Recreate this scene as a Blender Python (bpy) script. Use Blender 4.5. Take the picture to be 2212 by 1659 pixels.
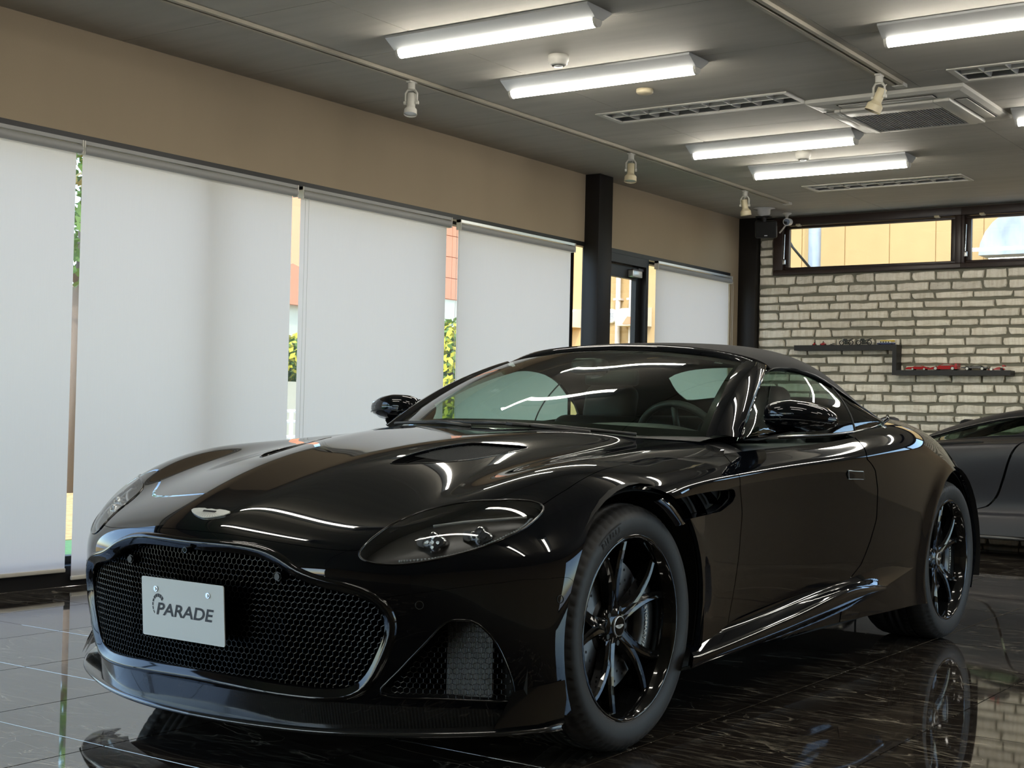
import bpy, bmesh, math, random
import numpy as np
from mathutils import Vector, Matrix
PI=math.pi; R=math.radians
for o in list(bpy.data.objects): bpy.data.objects.remove(o)
SC=bpy.context.scene; COL=SC.collection

# ------------------------------------------------------------------ camera
# fitted from the room's vanishing points: 2212x1659, f=3053.4 px
yaw,pitch,roll=.60715,.020473,.023451
f_px=3053.4
def cam_matrix():
    cy,sy=math.cos(yaw),math.sin(yaw); cp,sp=math.cos(pitch),math.sin(pitch); cr,sr=math.cos(roll),math.sin(roll)
    Rx=np.array([[1,0,0],[0,cp,sp],[0,-sp,cp]]); Rz=np.array([[cr,-sr,0],[sr,cr,0],[0,0,1]])
    D={'U':[sy,0,cy],'V':[cy,0,-sy],'W':[0,-1,0]}
    M=np.stack([Rz@Rx@np.array(D[k]) for k in 'VUW'],1)   # world -> (right, down, forward)
    r,d,f=M
    m=Matrix.Identity(4)
    for i in range(3):
        m[i][0]=r[i]; m[i][1]=-d[i]; m[i][2]=-f[i]
    m.translation=(0,0,.975)
    return m
cd=bpy.data.cameras.new('camera'); cam=bpy.data.objects.new('camera',cd); COL.objects.link(cam)
cd.sensor_width=36; cd.sensor_fit='HORIZONTAL'; cd.lens=f_px*36/2212; cd.clip_start=.05; cd.clip_end=300
cam.matrix_world=cam_matrix(); SC.camera=cam

# ------------------------------------------------------------------ light and exposure
SC.view_settings.view_transform='Standard'; SC.view_settings.look='None'
SC.view_settings.exposure=0.0; SC.view_settings.gamma=1.0; SC.view_settings.use_curve_mapping=False
SC.cycles.use_denoising=True
SC.cycles.max_bounces=10; SC.cycles.diffuse_bounces=4; SC.cycles.glossy_bounces=5
SC.cycles.transparent_max_bounces=16; SC.cycles.transmission_bounces=6
SC.cycles.sample_clamp_indirect=6.0; SC.cycles.caustics_reflective=False; SC.cycles.caustics_refractive=False
w=bpy.data.worlds.new('World'); SC.world=w; w.use_nodes=True
nt=w.node_tree; nt.nodes.clear()
sky=nt.nodes.new('ShaderNodeTexSky'); sky.sky_type='NISHITA'; sky.sun_disc=False
sky.sun_elevation=R(48); sky.sun_rotation=R(165); sky.altitude=50; sky.air_density=1.0; sky.dust_density=1.2; sky.ozone_density=1.0
bg=nt.nodes.new('ShaderNodeBackground'); bg.inputs['Strength'].default_value=.95
wo=nt.nodes.new('ShaderNodeOutputWorld'); nt.links.new(sky.outputs[0],bg.inputs['Color']); nt.links.new(bg.outputs[0],wo.inputs['Surface'])
sl=bpy.data.lights.new('sun','SUN'); sl.energy=3.0; sl.angle=R(.6); sl.color=(1,.93,.82)
sun=bpy.data.objects.new('sun',sl); COL.objects.link(sun)
# sun stands behind the camera, a little to the right: it lights the neighbouring facade, not the blinds
sd=Vector((.30,-.62,.72)).normalized(); sun.rotation_euler=sd.to_track_quat('Z','Y').to_euler(); sun.location=(3,-8,12)

# ------------------------------------------------------------------ helpers
MATS={}
def mat(name,col,rough=.5,metal=0.,spec=.5,ior=1.5,coat=0.,emit=None,es=0.,bump=None,noise=None,trans=0.):
    m=bpy.data.materials.new(name); m.use_nodes=True; t=m.node_tree; p=t.nodes['Principled BSDF']
    p.inputs['Base Color'].default_value=(*col,1); p.inputs['Roughness'].default_value=rough; p.inputs['Metallic'].default_value=metal
    p.inputs['Specular IOR Level'].default_value=spec; p.inputs['IOR'].default_value=ior
    p.inputs['Coat Weight'].default_value=coat; p.inputs['Coat Roughness'].default_value=.02
    if emit: p.inputs['Emission Color'].default_value=(*emit,1); p.inputs['Emission Strength'].default_value=es
    tc=None
    if noise or bump: tc=t.nodes.new('ShaderNodeTexCoord')
    if noise:      # (scale, amount, (sx,sy,sz))
        mp=t.nodes.new('ShaderNodeMapping'); mp.inputs['Scale'].default_value=noise[2] if len(noise)>2 else (1,1,1)
        t.links.new(tc.outputs['Object'],mp.inputs[0])
        nz=t.nodes.new('ShaderNodeTexNoise'); nz.inputs['Scale'].default_value=noise[0]; nz.inputs['Detail'].default_value=5
        t.links.new(mp.outputs[0],nz.inputs['Vector'])
        mx=t.nodes.new('ShaderNodeMix'); mx.data_type='RGBA'; a=noise[1]
        mx.inputs[6].default_value=tuple(c*(1-a) for c in col)+(1,); mx.inputs[7].default_value=tuple(min(1,c*(1+a)) for c in col)+(1,)
        cr=t.nodes.new('ShaderNodeMapRange'); cr.inputs[1].default_value=.3; cr.inputs[2].default_value=.7
        t.links.new(nz.outputs[0],cr.inputs[0]); t.links.new(cr.outputs[0],mx.inputs[0]); t.links.new(mx.outputs[2],p.inputs['Base Color'])
    if bump:       # (scale, strength, distance)
        nz=t.nodes.new('ShaderNodeTexNoise'); nz.inputs['Scale'].default_value=bump[0]; nz.inputs['Detail'].default_value=4
        t.links.new(tc.outputs['Object'],nz.inputs['Vector'])
        b=t.nodes.new('ShaderNodeBump'); b.inputs['Strength'].default_value=bump[1]; b.inputs['Distance'].default_value=bump[2]
        t.links.new(nz.outputs[0],b.inputs['Height']); t.links.new(b.outputs[0],p.inputs['Normal'])
    MATS[name]=m
    return m
def glass_mat(name,tint,refl=1.0,ior=1.5):
    m=bpy.data.materials.new(name); m.use_nodes=True; t=m.node_tree; t.nodes.clear()
    tr=t.nodes.new('ShaderNodeBsdfTransparent'); tr.inputs[0].default_value=(*tint,1)
    gl=t.nodes.new('ShaderNodeBsdfGlossy'); gl.inputs['Roughness'].default_value=.0
    fr=t.nodes.new('ShaderNodeFresnel'); ge=t.nodes.new('ShaderNodeNewGeometry'); mi=t.nodes.new('ShaderNodeMapRange'); mi.inputs[3].default_value=ior; mi.inputs[4].default_value=1/ior
    t.links.new(ge.outputs['Backfacing'],mi.inputs[0]); t.links.new(mi.outputs[0],fr.inputs[0])      # a thin sheet mirrors alike from both faces
    mu=t.nodes.new('ShaderNodeMath'); mu.operation='MULTIPLY'; mu.inputs[1].default_value=refl
    ms=t.nodes.new('ShaderNodeMixShader'); o=t.nodes.new('ShaderNodeOutputMaterial')
    t.links.new(fr.outputs[0],mu.inputs[0]); t.links.new(mu.outputs[0],ms.inputs[0]); t.links.new(tr.outputs[0],ms.inputs[1]); t.links.new(gl.outputs[0],ms.inputs[2])
    t.links.new(ms.outputs[0],o.inputs[0]); MATS[name]=m
    return m
class MB:
    """collects shapes, links them as ONE mesh object"""
    def __init__(s): s.v=[]; s.f=[]; s.sm=[]
    def add(s,v,f,smooth=False):
        n=len(s.v); s.v+= [tuple(map(float,p)) for p in v]; s.f+=[[i+n for i in q] for q in f]; s.sm+=[smooth]*len(f); return s
    def box(s,a,b):
        x0,y0,z0=[min(p,q) for p,q in zip(a,b)]; x1,y1,z1=[max(p,q) for p,q in zip(a,b)]
        return s.add([(x0,y0,z0),(x1,y0,z0),(x1,y1,z0),(x0,y1,z0),(x0,y0,z1),(x1,y0,z1),(x1,y1,z1),(x0,y1,z1)],
          [(0,3,2,1),(4,5,6,7),(0,1,5,4),(1,2,6,5),(2,3,7,6),(3,0,4,7)])
    def rbox(s,a,b,r=.004):
        """box with bevelled edges"""
        bm=bmesh.new(); c=[(p+q)/2 for p,q in zip(a,b)]; d=[abs(q-p) for p,q in zip(a,b)]
        bmesh.ops.create_cube(bm,size=1,matrix=Matrix.Translation(c)@Matrix.Diagonal((*d,1)))
        bmesh.ops.bevel(bm,geom=bm.edges[:],offset=min(r,min(d)*.45),segments=2,profile=.5,affect='EDGES')
        return s.bm(bm,True)
    def bm(s,bm,smooth=False):
        bm.verts.index_update(); s.add([v.co for v in bm.verts],[[v.index for v in f.verts] for f in bm.faces],smooth); bm.free(); return s
    def prism(s,poly,axis,a,b):
        """2D polygon extruded along axis (0,1,2) from a to b; poly in the two remaining axes in cyclic order"""
        n=len(poly); i,j=[(1,2),(2,0),(0,1)][axis]; v=[]
        for t in (a,b):
            for p in poly:
                q=[0,0,0]; q[axis]=t; q[i]=p[0]; q[j]=p[1]; v.append(q)
        return s.add(v,[list(range(n))[::-1],list(range(n,2*n))]+[(k,(k+1)%n,n+(k+1)%n,n+k) for k in range(n)])
    def cyl(s,p,q,r,r2=None,n=16,cap=True,smooth=True):
        p=Vector(p); q=Vector(q); r2=r if r2 is None else r2; d=(q-p).normalized()
        u=d.orthogonal().normalized(); w=d.cross(u); v=[]
        for c,rr in ((p,r),(q,r2)):
            for k in range(n): a=2*PI*k/n; v.append(c+rr*(math.cos(a)*u+math.sin(a)*w))
        s.add(v,[(k,(k+1)%n,n+(k+1)%n,n+k) for k in range(n)],smooth)
        if cap: s.add(v[:n],[list(range(n))[::-1]]); s.add(v[n:],[list(range(n))])
        return s
    def lathe(s,prof,c=(0,0,0),axis=2,n=32,smooth=True,close=False):
        """prof: (radius, height) points turned about an axis through c"""
        v=[]; m=len(prof)
        i,j=[(1,2),(2,0),(0,1)][axis]
        for k in range(n):
            a=2*PI*k/n
            for r,hh in prof:
                q=[0,0,0]; q[axis]=hh; q[i]=r*math.cos(a); q[j]=r*math.sin(a); v.append([q[t]+c[t] for t in range(3)])
        f=[]
        for k in range(n):
            for l in range(m if close else m-1):
                f.append((k*m+l,((k+1)%n)*m+l,((k+1)%n)*m+(l+1)%m,k*m+(l+1)%m))
        return s.add(v,f,smooth)
    def tube(s,pts,r,n=8,smooth=True,cap=True):
        pts=[Vector(p) for p in pts]; v=[]; u=None
        for k,p in enumerate(pts):
            d=(pts[min(k+1,len(pts)-1)]-pts[max(k-1,0)]).normalized()
            u=(u-d*u.dot(d)).normalized() if u is not None else d.orthogonal().normalized()
            w=d.cross(u); rr=r[k] if hasattr(r,'__len__') else r
            for t in range(n): a=2*PI*t/n; v.append(p+rr*(math.cos(a)*u+math.sin(a)*w))
        f=[]
        for k in range(len(pts)-1):
            for t in range(n): f.append((k*n+t,k*n+(t+1)%n,(k+1)*n+(t+1)%n,(k+1)*n+t))
        if cap: f+= [list(range(n))[::-1],[len(v)-n+t for t in range(n)]]
        return s.add(v,f,smooth)
    def grid(s,P,smooth=True,flip=False):
        """P: (a,b,3) array of points"""
        a,b=P.shape[:2]; f=[]
        for i in range(a-1):
            for j in range(b-1):
                q=(i*b+j,(i+1)*b+j,(i+1)*b+j+1,i*b+j+1); f.append(q[::-1] if flip else q)
        return s.add(P.reshape(-1,3),f,smooth)
    def xf(s,M):
        s.v=[tuple(M@Vector(p)) for p in s.v]; return s
    def build(s,name,m,parent=None):
        o=ORG.get(parent.name,Vector((0,0,0))) if parent else Vector((0,0,0))
        me=bpy.data.meshes.new(name); me.from_pydata([(x-o.x,y-o.y,z-o.z) for x,y,z in s.v],[],s.f)
        if any(s.sm): me.polygons.foreach_set('use_smooth',s.sm)
        me.update()
        return link(name,me,m,parent)
ORG={}
def link(name,me,m,parent=None):
    ob=bpy.data.objects.new(name,me); COL.objects.link(ob)
    if m is not None and not me.materials: me.materials.append(m)
    if parent: ob.parent=parent; ORG[ob.name]=ORG.get(parent.name,Vector((0,0,0)))
    return ob
def tag(o,label,cat,group=None):
    o['label']=label; o['category']=cat
    if group: o['group']=group
    return o
def thing(name,loc,label,cat,group=None,rz=0):
    o=bpy.data.objects.new(name,None); COL.objects.link(o); o.empty_display_size=.1
    o.location=loc; o.rotation_euler=(0,0,rz); ORG[o.name]=Vector(loc); tag(o,label,cat,group)
    return o
def struct(o): o['kind']='structure'; return o
def dup(root,loc,label=None,rz=None):
    def cp(o,par):
        c=o.copy(); COL.objects.link(c)
        if par: c.parent=par
        for ch in o.children: cp(ch,c)
        return c
    r=cp(root,None); r.location=loc
    if rz is not None: r.rotation_euler=(0,0,rz)
    if label: r['label']=label
    ORG[r.name]=Vector(loc)
    return r
def text_mesh(txt,size=1,ext=0,shear=0,bold=0):
    c=bpy.data.curves.new('t','FONT'); c.body=txt; c.size=size; c.extrude=ext; c.shear=shear; c.offset=bold; c.align_x='CENTER'; c.align_y='CENTER'
    o=bpy.data.objects.new('t',c); COL.objects.link(o); bpy.context.view_layer.update()
    me=bpy.data.meshes.new_from_object(o.evaluated_get(bpy.context.evaluated_depsgraph_get()))
    bpy.data.objects.remove(o); bpy.data.curves.remove(c)
    v=[tuple(p.co) for p in me.vertices]; f=[list(p.vertices) for p in me.polygons]; bpy.data.meshes.remove(me)
    return v,f

# ------------------------------------------------------------------ materials
M_ceil=mat('ceiling_paint',(.45,.425,.37),.75,noise=(1.6,.06,(1,7,1)))
M_seam=mat('ceiling_seam',(.05,.045,.04),.9)
M_wall=mat('beige_wallpaper',(.385,.305,.21),.85,bump=(260,.25,.002),noise=(1.3,.05,(1,1,.3)))
M_black=mat('black_frame',(.011,.0105,.011),.42,spec=.3)
M_blackm=mat('black_column',(.013,.0115,.011),.45,spec=.2)
M_brown=mat('dark_bronze_frame',(.028,.016,.013),.40)
M_alu=mat('aluminium',(.62,.62,.61),.35,metal=.85)
M_grey=mat('grey_plastic',(.36,.36,.35),.5)
M_offw=mat('off_white_plastic',(.62,.60,.54),.45)
M_cream=mat('cream_plastic',(.62,.54,.36),.45)
M_steelr=mat('reflector_steel',(.52,.53,.53),.38,metal=.55)
M_mortar=mat('mortar',(.20,.195,.155),.95,bump=(90,.5,.004))
M_dark=mat('dark_void',(.01,.01,.01),.8)
M_chrome=mat('chrome',(.75,.75,.76),.12,metal=1)
def lamp_mat():
    m=bpy.data.materials.new('lamp_diffuser'); m.use_nodes=True; t=m.node_tree; t.nodes.clear()
    e=t.nodes.new('ShaderNodeEmission'); e.inputs[0].default_value=(1,.95,.84,1); e.inputs[1].default_value=40.0
    o=t.nodes.new('ShaderNodeOutputMaterial'); t.links.new(e.outputs[0],o.inputs[0]); return m
M_lamp=lamp_mat()
def blind_mat():
    m=bpy.data.materials.new('blind_fabric'); m.use_nodes=True; t=m.node_tree; t.nodes.clear()
    tc=t.nodes.new('ShaderNodeTexCoord'); mp=t.nodes.new('ShaderNodeMapping'); mp.inputs['Scale'].default_value=(1,40,1)
    nz=t.nodes.new('ShaderNodeTexNoise'); nz.inputs['Scale'].default_value=6; t.links.new(tc.outputs['Object'],mp.inputs[0]); t.links.new(mp.outputs[0],nz.inputs['Vector'])
    mr=t.nodes.new('ShaderNodeMapRange'); mr.inputs[3].default_value=.95; mr.inputs[4].default_value=1.05; t.links.new(nz.outputs[0],mr.inputs[0])
    tr=t.nodes.new('ShaderNodeBsdfTranslucent'); di=t.nodes.new('ShaderNodeBsdfDiffuse'); di.inputs[0].default_value=(.50,.50,.48,1)
    vm=t.nodes.new('ShaderNodeVectorMath'); vm.operation='SCALE'; vm.inputs[0].default_value=BLIND_T; t.links.new(mr.outputs[0],vm.inputs['Scale'])
    t.links.new(vm.outputs[0],tr.inputs[0])
    a=t.nodes.new('ShaderNodeAddShader'); o=t.nodes.new('ShaderNodeOutputMaterial')
    t.links.new(tr.outputs[0],a.inputs[0]); t.links.new(di.outputs[0],a.inputs[1]); t.links.new(a.outputs[0],o.inputs[0]); return m
BLIND_T=(.345,.295,.272)
M_blind=blind_mat()
M_pane=glass_mat('window_pane',(.93,.95,.94),.8)
def marble():
    m=bpy.data.materials.new('polished_dark_marble'); m.use_nodes=True; t=m.node_tree; p=t.nodes['Principled BSDF']; L=t.links
    tc=t.nodes.new('ShaderNodeTexCoord'); oi=t.nodes.new('ShaderNodeObjectInfo')
    sc=t.nodes.new('ShaderNodeMath'); sc.operation='MULTIPLY'; sc.inputs[1].default_value=37.; L.new(oi.outputs['Random'],sc.inputs[0])
    cx=t.nodes.new('ShaderNodeCombineXYZ'); L.new(sc.outputs[0],cx.inputs[0]); L.new(sc.outputs[0],cx.inputs[1]); L.new(oi.outputs['Random'],cx.inputs[2])
    ad=t.nodes.new('ShaderNodeVectorMath'); ad.operation='ADD'; L.new(tc.outputs['Object'],ad.inputs[0]); L.new(cx.outputs[0],ad.inputs[1])
    def noise(scale,s,dist=0.,detail=4):
        mp=t.nodes.new('ShaderNodeMapping'); mp.inputs['Scale'].default_value=s; mp.inputs['Rotation'].default_value=(0,0,R(8)); L.new(ad.outputs[0],mp.inputs[0])
        n=t.nodes.new('ShaderNodeTexNoise'); n.inputs['Scale'].default_value=scale; n.inputs['Detail'].default_value=detail; n.inputs['Distortion'].default_value=dist; L.new(mp.outputs[0],n.inputs['Vector']); return n.outputs[0]
    def vein(src,width,gain):
        a=t.nodes.new('ShaderNodeMath'); a.operation='SUBTRACT'; a.inputs[1].default_value=.5; L.new(src,a.inputs[0])
        b=t.nodes.new('ShaderNodeMath'); b.operation='ABSOLUTE'; L.new(a.outputs[0],b.inputs[0])
        c=t.nodes.new('ShaderNodeMapRange'); c.inputs[1].default_value=0; c.inputs[2].default_value=width; c.inputs[3].default_value=gain; c.inputs[4].default_value=0; L.new(b.outputs[0],c.inputs[0]); return c.outputs[0]
    v1=vein(noise(1.6,(1,4.5,1),.6,3),.011,1.); v2=vein(noise(1.9,(.9,1.8,1),1.6,5),.008,.9); v3=vein(noise(3.2,(1.0,9,1),.3,2),.03,.22)
    msk=t.nodes.new('ShaderNodeMapRange'); msk.inputs[1].default_value=.40; msk.inputs[2].default_value=.58; L.new(noise(1.7,(1,1.6,1)),msk.inputs[0])
    mx=t.nodes.new('ShaderNodeMath'); mx.operation='MAXIMUM'; L.new(v1,mx.inputs[0]); L.new(v2,mx.inputs[1])
    mm=t.nodes.new('ShaderNodeMath'); mm.operation='MULTIPLY'; L.new(mx.outputs[0],mm.inputs[0]); L.new(msk.outputs[0],mm.inputs[1])
    m2=t.nodes.new('ShaderNodeMath'); m2.operation='MAXIMUM'; L.new(mm.outputs[0],m2.inputs[0]); L.new(v3,m2.inputs[1])
    base=t.nodes.new('ShaderNodeMix'); base.data_type='RGBA'; base.inputs[6].default_value=(.010,.0095,.009,1); base.inputs[7].default_value=(.030,.022,.017,1); L.new(noise(3.5,(1,4,1),.4),base.inputs[0])
    fin=t.nodes.new('ShaderNodeMix'); fin.data_type='RGBA'; fin.inputs[7].default_value=(.33,.29,.22,1); L.new(m2.outputs[0],fin.inputs[0]); L.new(base.outputs[2],fin.inputs[6])
    L.new(fin.outputs[2],p.inputs['Base Color']); p.inputs['Roughness'].default_value=.035; p.inputs['IOR'].default_value=FLOOR_IOR
    return m
FLOOR_IOR=2.4
M_marble=marble()
M_grout=mat('floor_grout',(.10,.095,.08),.7)
# ================================================================== room shell
XW=-6.23; ZC=2.975; YB=13.0; XR=2.9; YS=-5.0
# floor: a slab with tiles laid on it (joint lines recessed between them)
fl=struct(MB().box((-6.6,YS,-.12),(XR,YB+.2,-.004)).build('floor',M_grout))
TX=[-2.06+.592*k for k in range(-8,3)]; TY=[4.485+.604*k for k in range(-4,15)]
TX[0]=XW
tile_me={}
for i in range(len(TX)-1):
    for j in range(len(TY)-1):
        x0,x1,y0,y1=TX[i],TX[i+1],TY[j],min(TY[j+1],YB)
        if y1-y0<.03: continue
        k=(round(x1-x0,3),round(y1-y0,3))
        if k not in tile_me:
            mb=MB(); g=.0015; b=.0012; w_,d_=k
            mb.add([(g,g,-.004),(w_-g,g,-.004),(w_-g,d_-g,-.004),(g,d_-g,-.004),(g+b,g+b,0),(w_-g-b,g+b,0),(w_-g-b,d_-g-b,0),(g+b,d_-g-b,0)],
                   [(4,5,6,7),(0,1,5,4),(1,2,6,5),(2,3,7,6),(3,0,4,7)])
            o=mb.build('floor_tile',M_marble,fl); tile_me[k]=o.data
        else: o=link('floor_tile',tile_me[k],None,fl)
        o.location=(x0,y0,0)
# the rest of the floor, behind and beside the camera
MB().box((XW,YS,-.004),(TX[-1],TY[0]-.002,0)).build('floor_slab',M_marble,fl)
MB().box((TX[-1]+.002,YS,-.004),(XR,YB,0)).build('floor_slab',M_marble,fl)

# ceiling: slab, boards with open seams; four louvre recesses cut out of the boards
LOUV=[(-4.91,-3.57,7.99,8.31),(-4.87,-3.53,11.31,11.63),(-2.545,-1.205,7.92,8.24),(-2.545,-1.205,11.3,11.62)]
ce=struct(MB().box((-6.6,YS,ZC+.16),(XR,YB+.2,ZC+.26)).build('ceiling',M_seam))
CX=[XW-.2,-4.71,-2.82,-.95,.95,2.85,XR]; CY=[5.12+.925*k for k in range(-11,9)]+[YB+.1]
for i in range(len(CX)-1):
    for j in range(len(CY)-1):
        g=.0018; rect=(CX[i]+g,CX[i+1]-g,CY[j]+g,CY[j+1]-g); rects=[rect]
        for (a,b,c,d) in LOUV:
            out=[]
            for (x0,x1,y0,y1) in rects:
                if x1<=a or x0>=b or y1<=c or y0>=d: out.append((x0,x1,y0,y1)); continue
                if x0<a: out.append((x0,a,y0,y1))
                if x1>b: out.append((b,x1,y0,y1))
                xa,xb=max(x0,a),min(x1,b)
                if y0<c: out.append((xa,xb,y0,c))
                if y1>d: out.append((xa,xb,d,y1))
            rects=out
        mb=MB()
        for (x0,x1,y0,y1) in rects: mb.box((x0,y0,ZC),(x1,y1,ZC+.012))
        mb.build('ceiling_board',M_ceil,ce)
MB().box((-6.6,YS,ZC+.012),(XR,YB+.2,ZC+.03)).build('ceiling_backing',M_seam,ce) if False else None

# left wall: beige band over the glazing, beige end piece, black sill
wl=struct(MB().box((XW-.22,YS,2.41),(XW,YB+.05,ZC+.02)).build('wall_left',M_wall))
MB().box((XW-.22,12.715,0),(XW,YB+.05,2.41)).build('wall_end',M_wall,wl)
MB().box((XW-.20,YS,0),(XW+.0,9.975,.105)).build('sill',M_black,wl)
MB().box((XW-.06,YS,2.375),(XW+.004,12.715,2.412)).build('header_strip',M_black,wl)
# the glazing: window_1 .. window_5 between black mullions
def window(n,y0,y1,z0,z1,mull=True):
    w_=struct(MB().box((XW-.17,y0,z0),(XW-.10,y0+.05,z1)).box((XW-.17,y1-.05,z0),(XW-.10,y1,z1)).box((XW-.17,y0+.05,z0),(XW-.10,y1-.05,z0+.04)).box((XW-.17,y0+.05,z1-.05),(XW-.10,y1-.05,z1)).build('window_%d'%n,M_black))
    MB().box((XW-.138,y0+.05,z0+.04),(XW-.132,y1-.05,z1-.05)).build('pane',M_pane,w_)
    return w_
ys=[-4.95,-2.7,-.95,1.30,3.56,5.80,8.06,9.975]
for k in range(len(ys)-1): window(k+1,ys[k],ys[k+1],.105,2.41)
window(8,11.06,12.715,.02,2.41)
struct(MB().rbox((XW-.01,9.975,0),(-6.09,10.19,ZC),.004).build('column_left',M_blackm))
struct(MB().rbox((XW-.01,12.90,0),(-6.04,YB+.01,ZC),.004).build('column_corner',M_blackm))
# door
dr=struct(MB().box((XW-.15,10.19,0),(XW-.0,10.24,2.41)).box((XW-.15,11.03,0),(XW,11.075,2.41)).box((XW-.15,10.24,2.30),(XW,11.03,2.41)).build('door_1',M_black))
MB().box((XW-.10,10.245,.02),(XW-.055,10.345,2.295)).box((XW-.10,10.945,.02),(XW-.055,11.028,2.295)).box((XW-.10,10.345,2.185),(XW-.055,10.945,2.295)).box((XW-.10,10.345,.02),(XW-.055,10.945,.30)).build('door_leaf',M_black,dr)
MB().box((XW-.082,10.345,.30),(XW-.076,10.945,2.185)).build('door_pane',M_pane,dr)
cl=MB().rbox((XW-.055,10.80,2.20),(XW+.0,10.965,2.262),.006).build('door_closer',M_alu,dr)
MB().box((XW-.045,10.93,2.262),(XW-.02,11.02,2.285)).box((XW-.04,10.83,2.262),(XW-.015,10.95,2.274)).build('closer_arm',M_brown,dr)
MB().tube([(XW-.05,10.98,1.15),(XW-.02,10.98,1.15),(XW-.02,10.98,.85),(XW-.05,10.98,.85)],.011).build('door_handle',M_alu,dr)

# roller blinds
def blind(y0,y1,zb,label,rail=M_grey,chains=()):
    xb=XW+.04
    t=thing('roller_blind',(xb,(y0+y1)/2,2.325),label,'blind','roller blinds along the window wall')
    # cloth hangs from the back of the tube, tiny waves along its width
    n=28; P=np.zeros((2,n+1,3))
    for k in range(n+1):
        y=y0+(y1-y0)*k/n; dx=.0025*math.sin(y*9)+.0015*math.sin(y*23+1)
        P[0,k]=(xb-.018,y,2.33); P[1,k]=(xb-.012+dx,y,zb)
    MB().grid(P).build('cloth',M_blind,t)
    MB().cyl((xb,y0-.012,2.325),(xb,y1+.012,2.325),.024).build('roller_tube',M_grey,t)
    MB().box((xb-.022,y0-.018,2.352),(xb+.016,y1+.018,2.372)).build('head_rail',rail,t)
    for yy in (y0-.018,y1+.010): MB().box((xb-.024,yy,2.298),(xb+.020,yy+.008,2.372)).build('bracket',M_offw,t)
    MB().rbox((xb-.020,y0,zb-.018),(xb-.004,y1,zb+.004),.004).build('bottom_bar',M_offw,t)
    for (yc,zl) in chains:
        for s in (-.016,.016):
            mb=MB().tube([(xb+.012,yc+s,2.32),(xb+.012,yc+s,zl)],.0012,n=5)
            zz=2.31
            while zz>zl: mb.add([(xb+.012+a*.0026,yc+s+b*.0026,zz+c*.0026) for a,b,c in ((1,0,0),(-1,0,0),(0,1,0),(0,-1,0),(0,0,1),(0,0,-1))],[(0,2,4),(2,1,4),(1,3,4),(3,0,4),(2,0,5),(1,2,5),(3,1,5),(0,3,5)],True); zz-=.011
            mb.build('bead_chain',M_offw,t)
    return t
blind(3.22,4.822,.095,'roller blind nearest the camera, hanging to the black sill at the left edge')
blind(4.862,6.47,.05,'second white roller blind from the left, behind the front of the car')
blind(6.545,8.065,.05,'third white roller blind from the left, above the middle of the bonnet',chains=((6.575,.5),))
blind(8.205,9.735,.05,'fourth white roller blind, beside the black column',rail=M_alu,chains=((8.165,.6),))
blind(11.165,12.64,.05,'narrow white roller blind between the glass door and the stone wall',rail=M_alu,chains=((12.67,.7),))

# back wall with its stones
wb=struct(MB().box((XW,YB,0),(XR,YB+.2,2.40)).box((XW,YB,2.40),(-5.875,YB+.2,ZC+.02)).box((XW,YB,2.96),(XR,YB+.2,ZC+.02)).box((1.6,YB,2.40),(XR,YB+.2,ZC+.02)).build('wall_back',M_mortar))
def stone_mat():
    m=bpy.data.materials.new('pale_stone'); m.use_nodes=True; t=m.node_tree; p=t.nodes['Principled BSDF']; L=t.links
    tc=t.nodes.new('ShaderNodeTexCoord'); oi=t.nodes.new('ShaderNodeObjectInfo')
    n=t.nodes.new('ShaderNodeTexNoise'); n.inputs['Scale'].default_value=26; n.inputs['Detail'].default_value=7; L.new(tc.outputs['Object'],n.inputs['Vector'])
    mp=t.nodes.new('ShaderNodeMapping'); mp.inputs['Scale'].default_value=(3,1,.5); L.new(tc.outputs['Object'],mp.inputs[0])
    n2=t.nodes.new('ShaderNodeTexNoise'); n2.inputs['Scale'].default_value=14; n2.inputs['Detail'].default_value=4; L.new(mp.outputs[0],n2.inputs['Vector'])
    mx=t.nodes.new('ShaderNodeMix'); mx.data_type='RGBA'; mx.inputs[6].default_value=(.76,.70,.58,1); mx.inputs[7].default_value=(.92,.87,.76,1)
    mr=t.nodes.new('ShaderNodeMapRange'); mr.inputs[1].default_value=.3; mr.inputs[2].default_value=.6; L.new(n2.outputs[0],mr.inputs[0]); L.new(mr.outputs[0],mx.inputs[0])
    hv=t.nodes.new('ShaderNodeHueSaturation'); vr=t.nodes.new('ShaderNodeMapRange'); vr.inputs[3].default_value=.86; vr.inputs[4].default_value=1.08
    L.new(oi.outputs['Random'],vr.inputs[0]); L.new(vr.outputs[0],hv.inputs['Value']); L.new(mx.outputs[2],hv.inputs['Color']); L.new(hv.outputs[0],p.inputs['Base Color'])
    p.inputs['Roughness'].default_value=.9
    b=t.nodes.new('ShaderNodeBump'); b.inputs['Strength'].default_value=.9; b.inputs['Distance'].default_value=.012; L.new(n.outputs[0],b.inputs['Height']); L.new(b.outputs[0],p.inputs['Normal'])
    return m
M_stone=stone_mat()
rs=random.Random(11)
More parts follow.
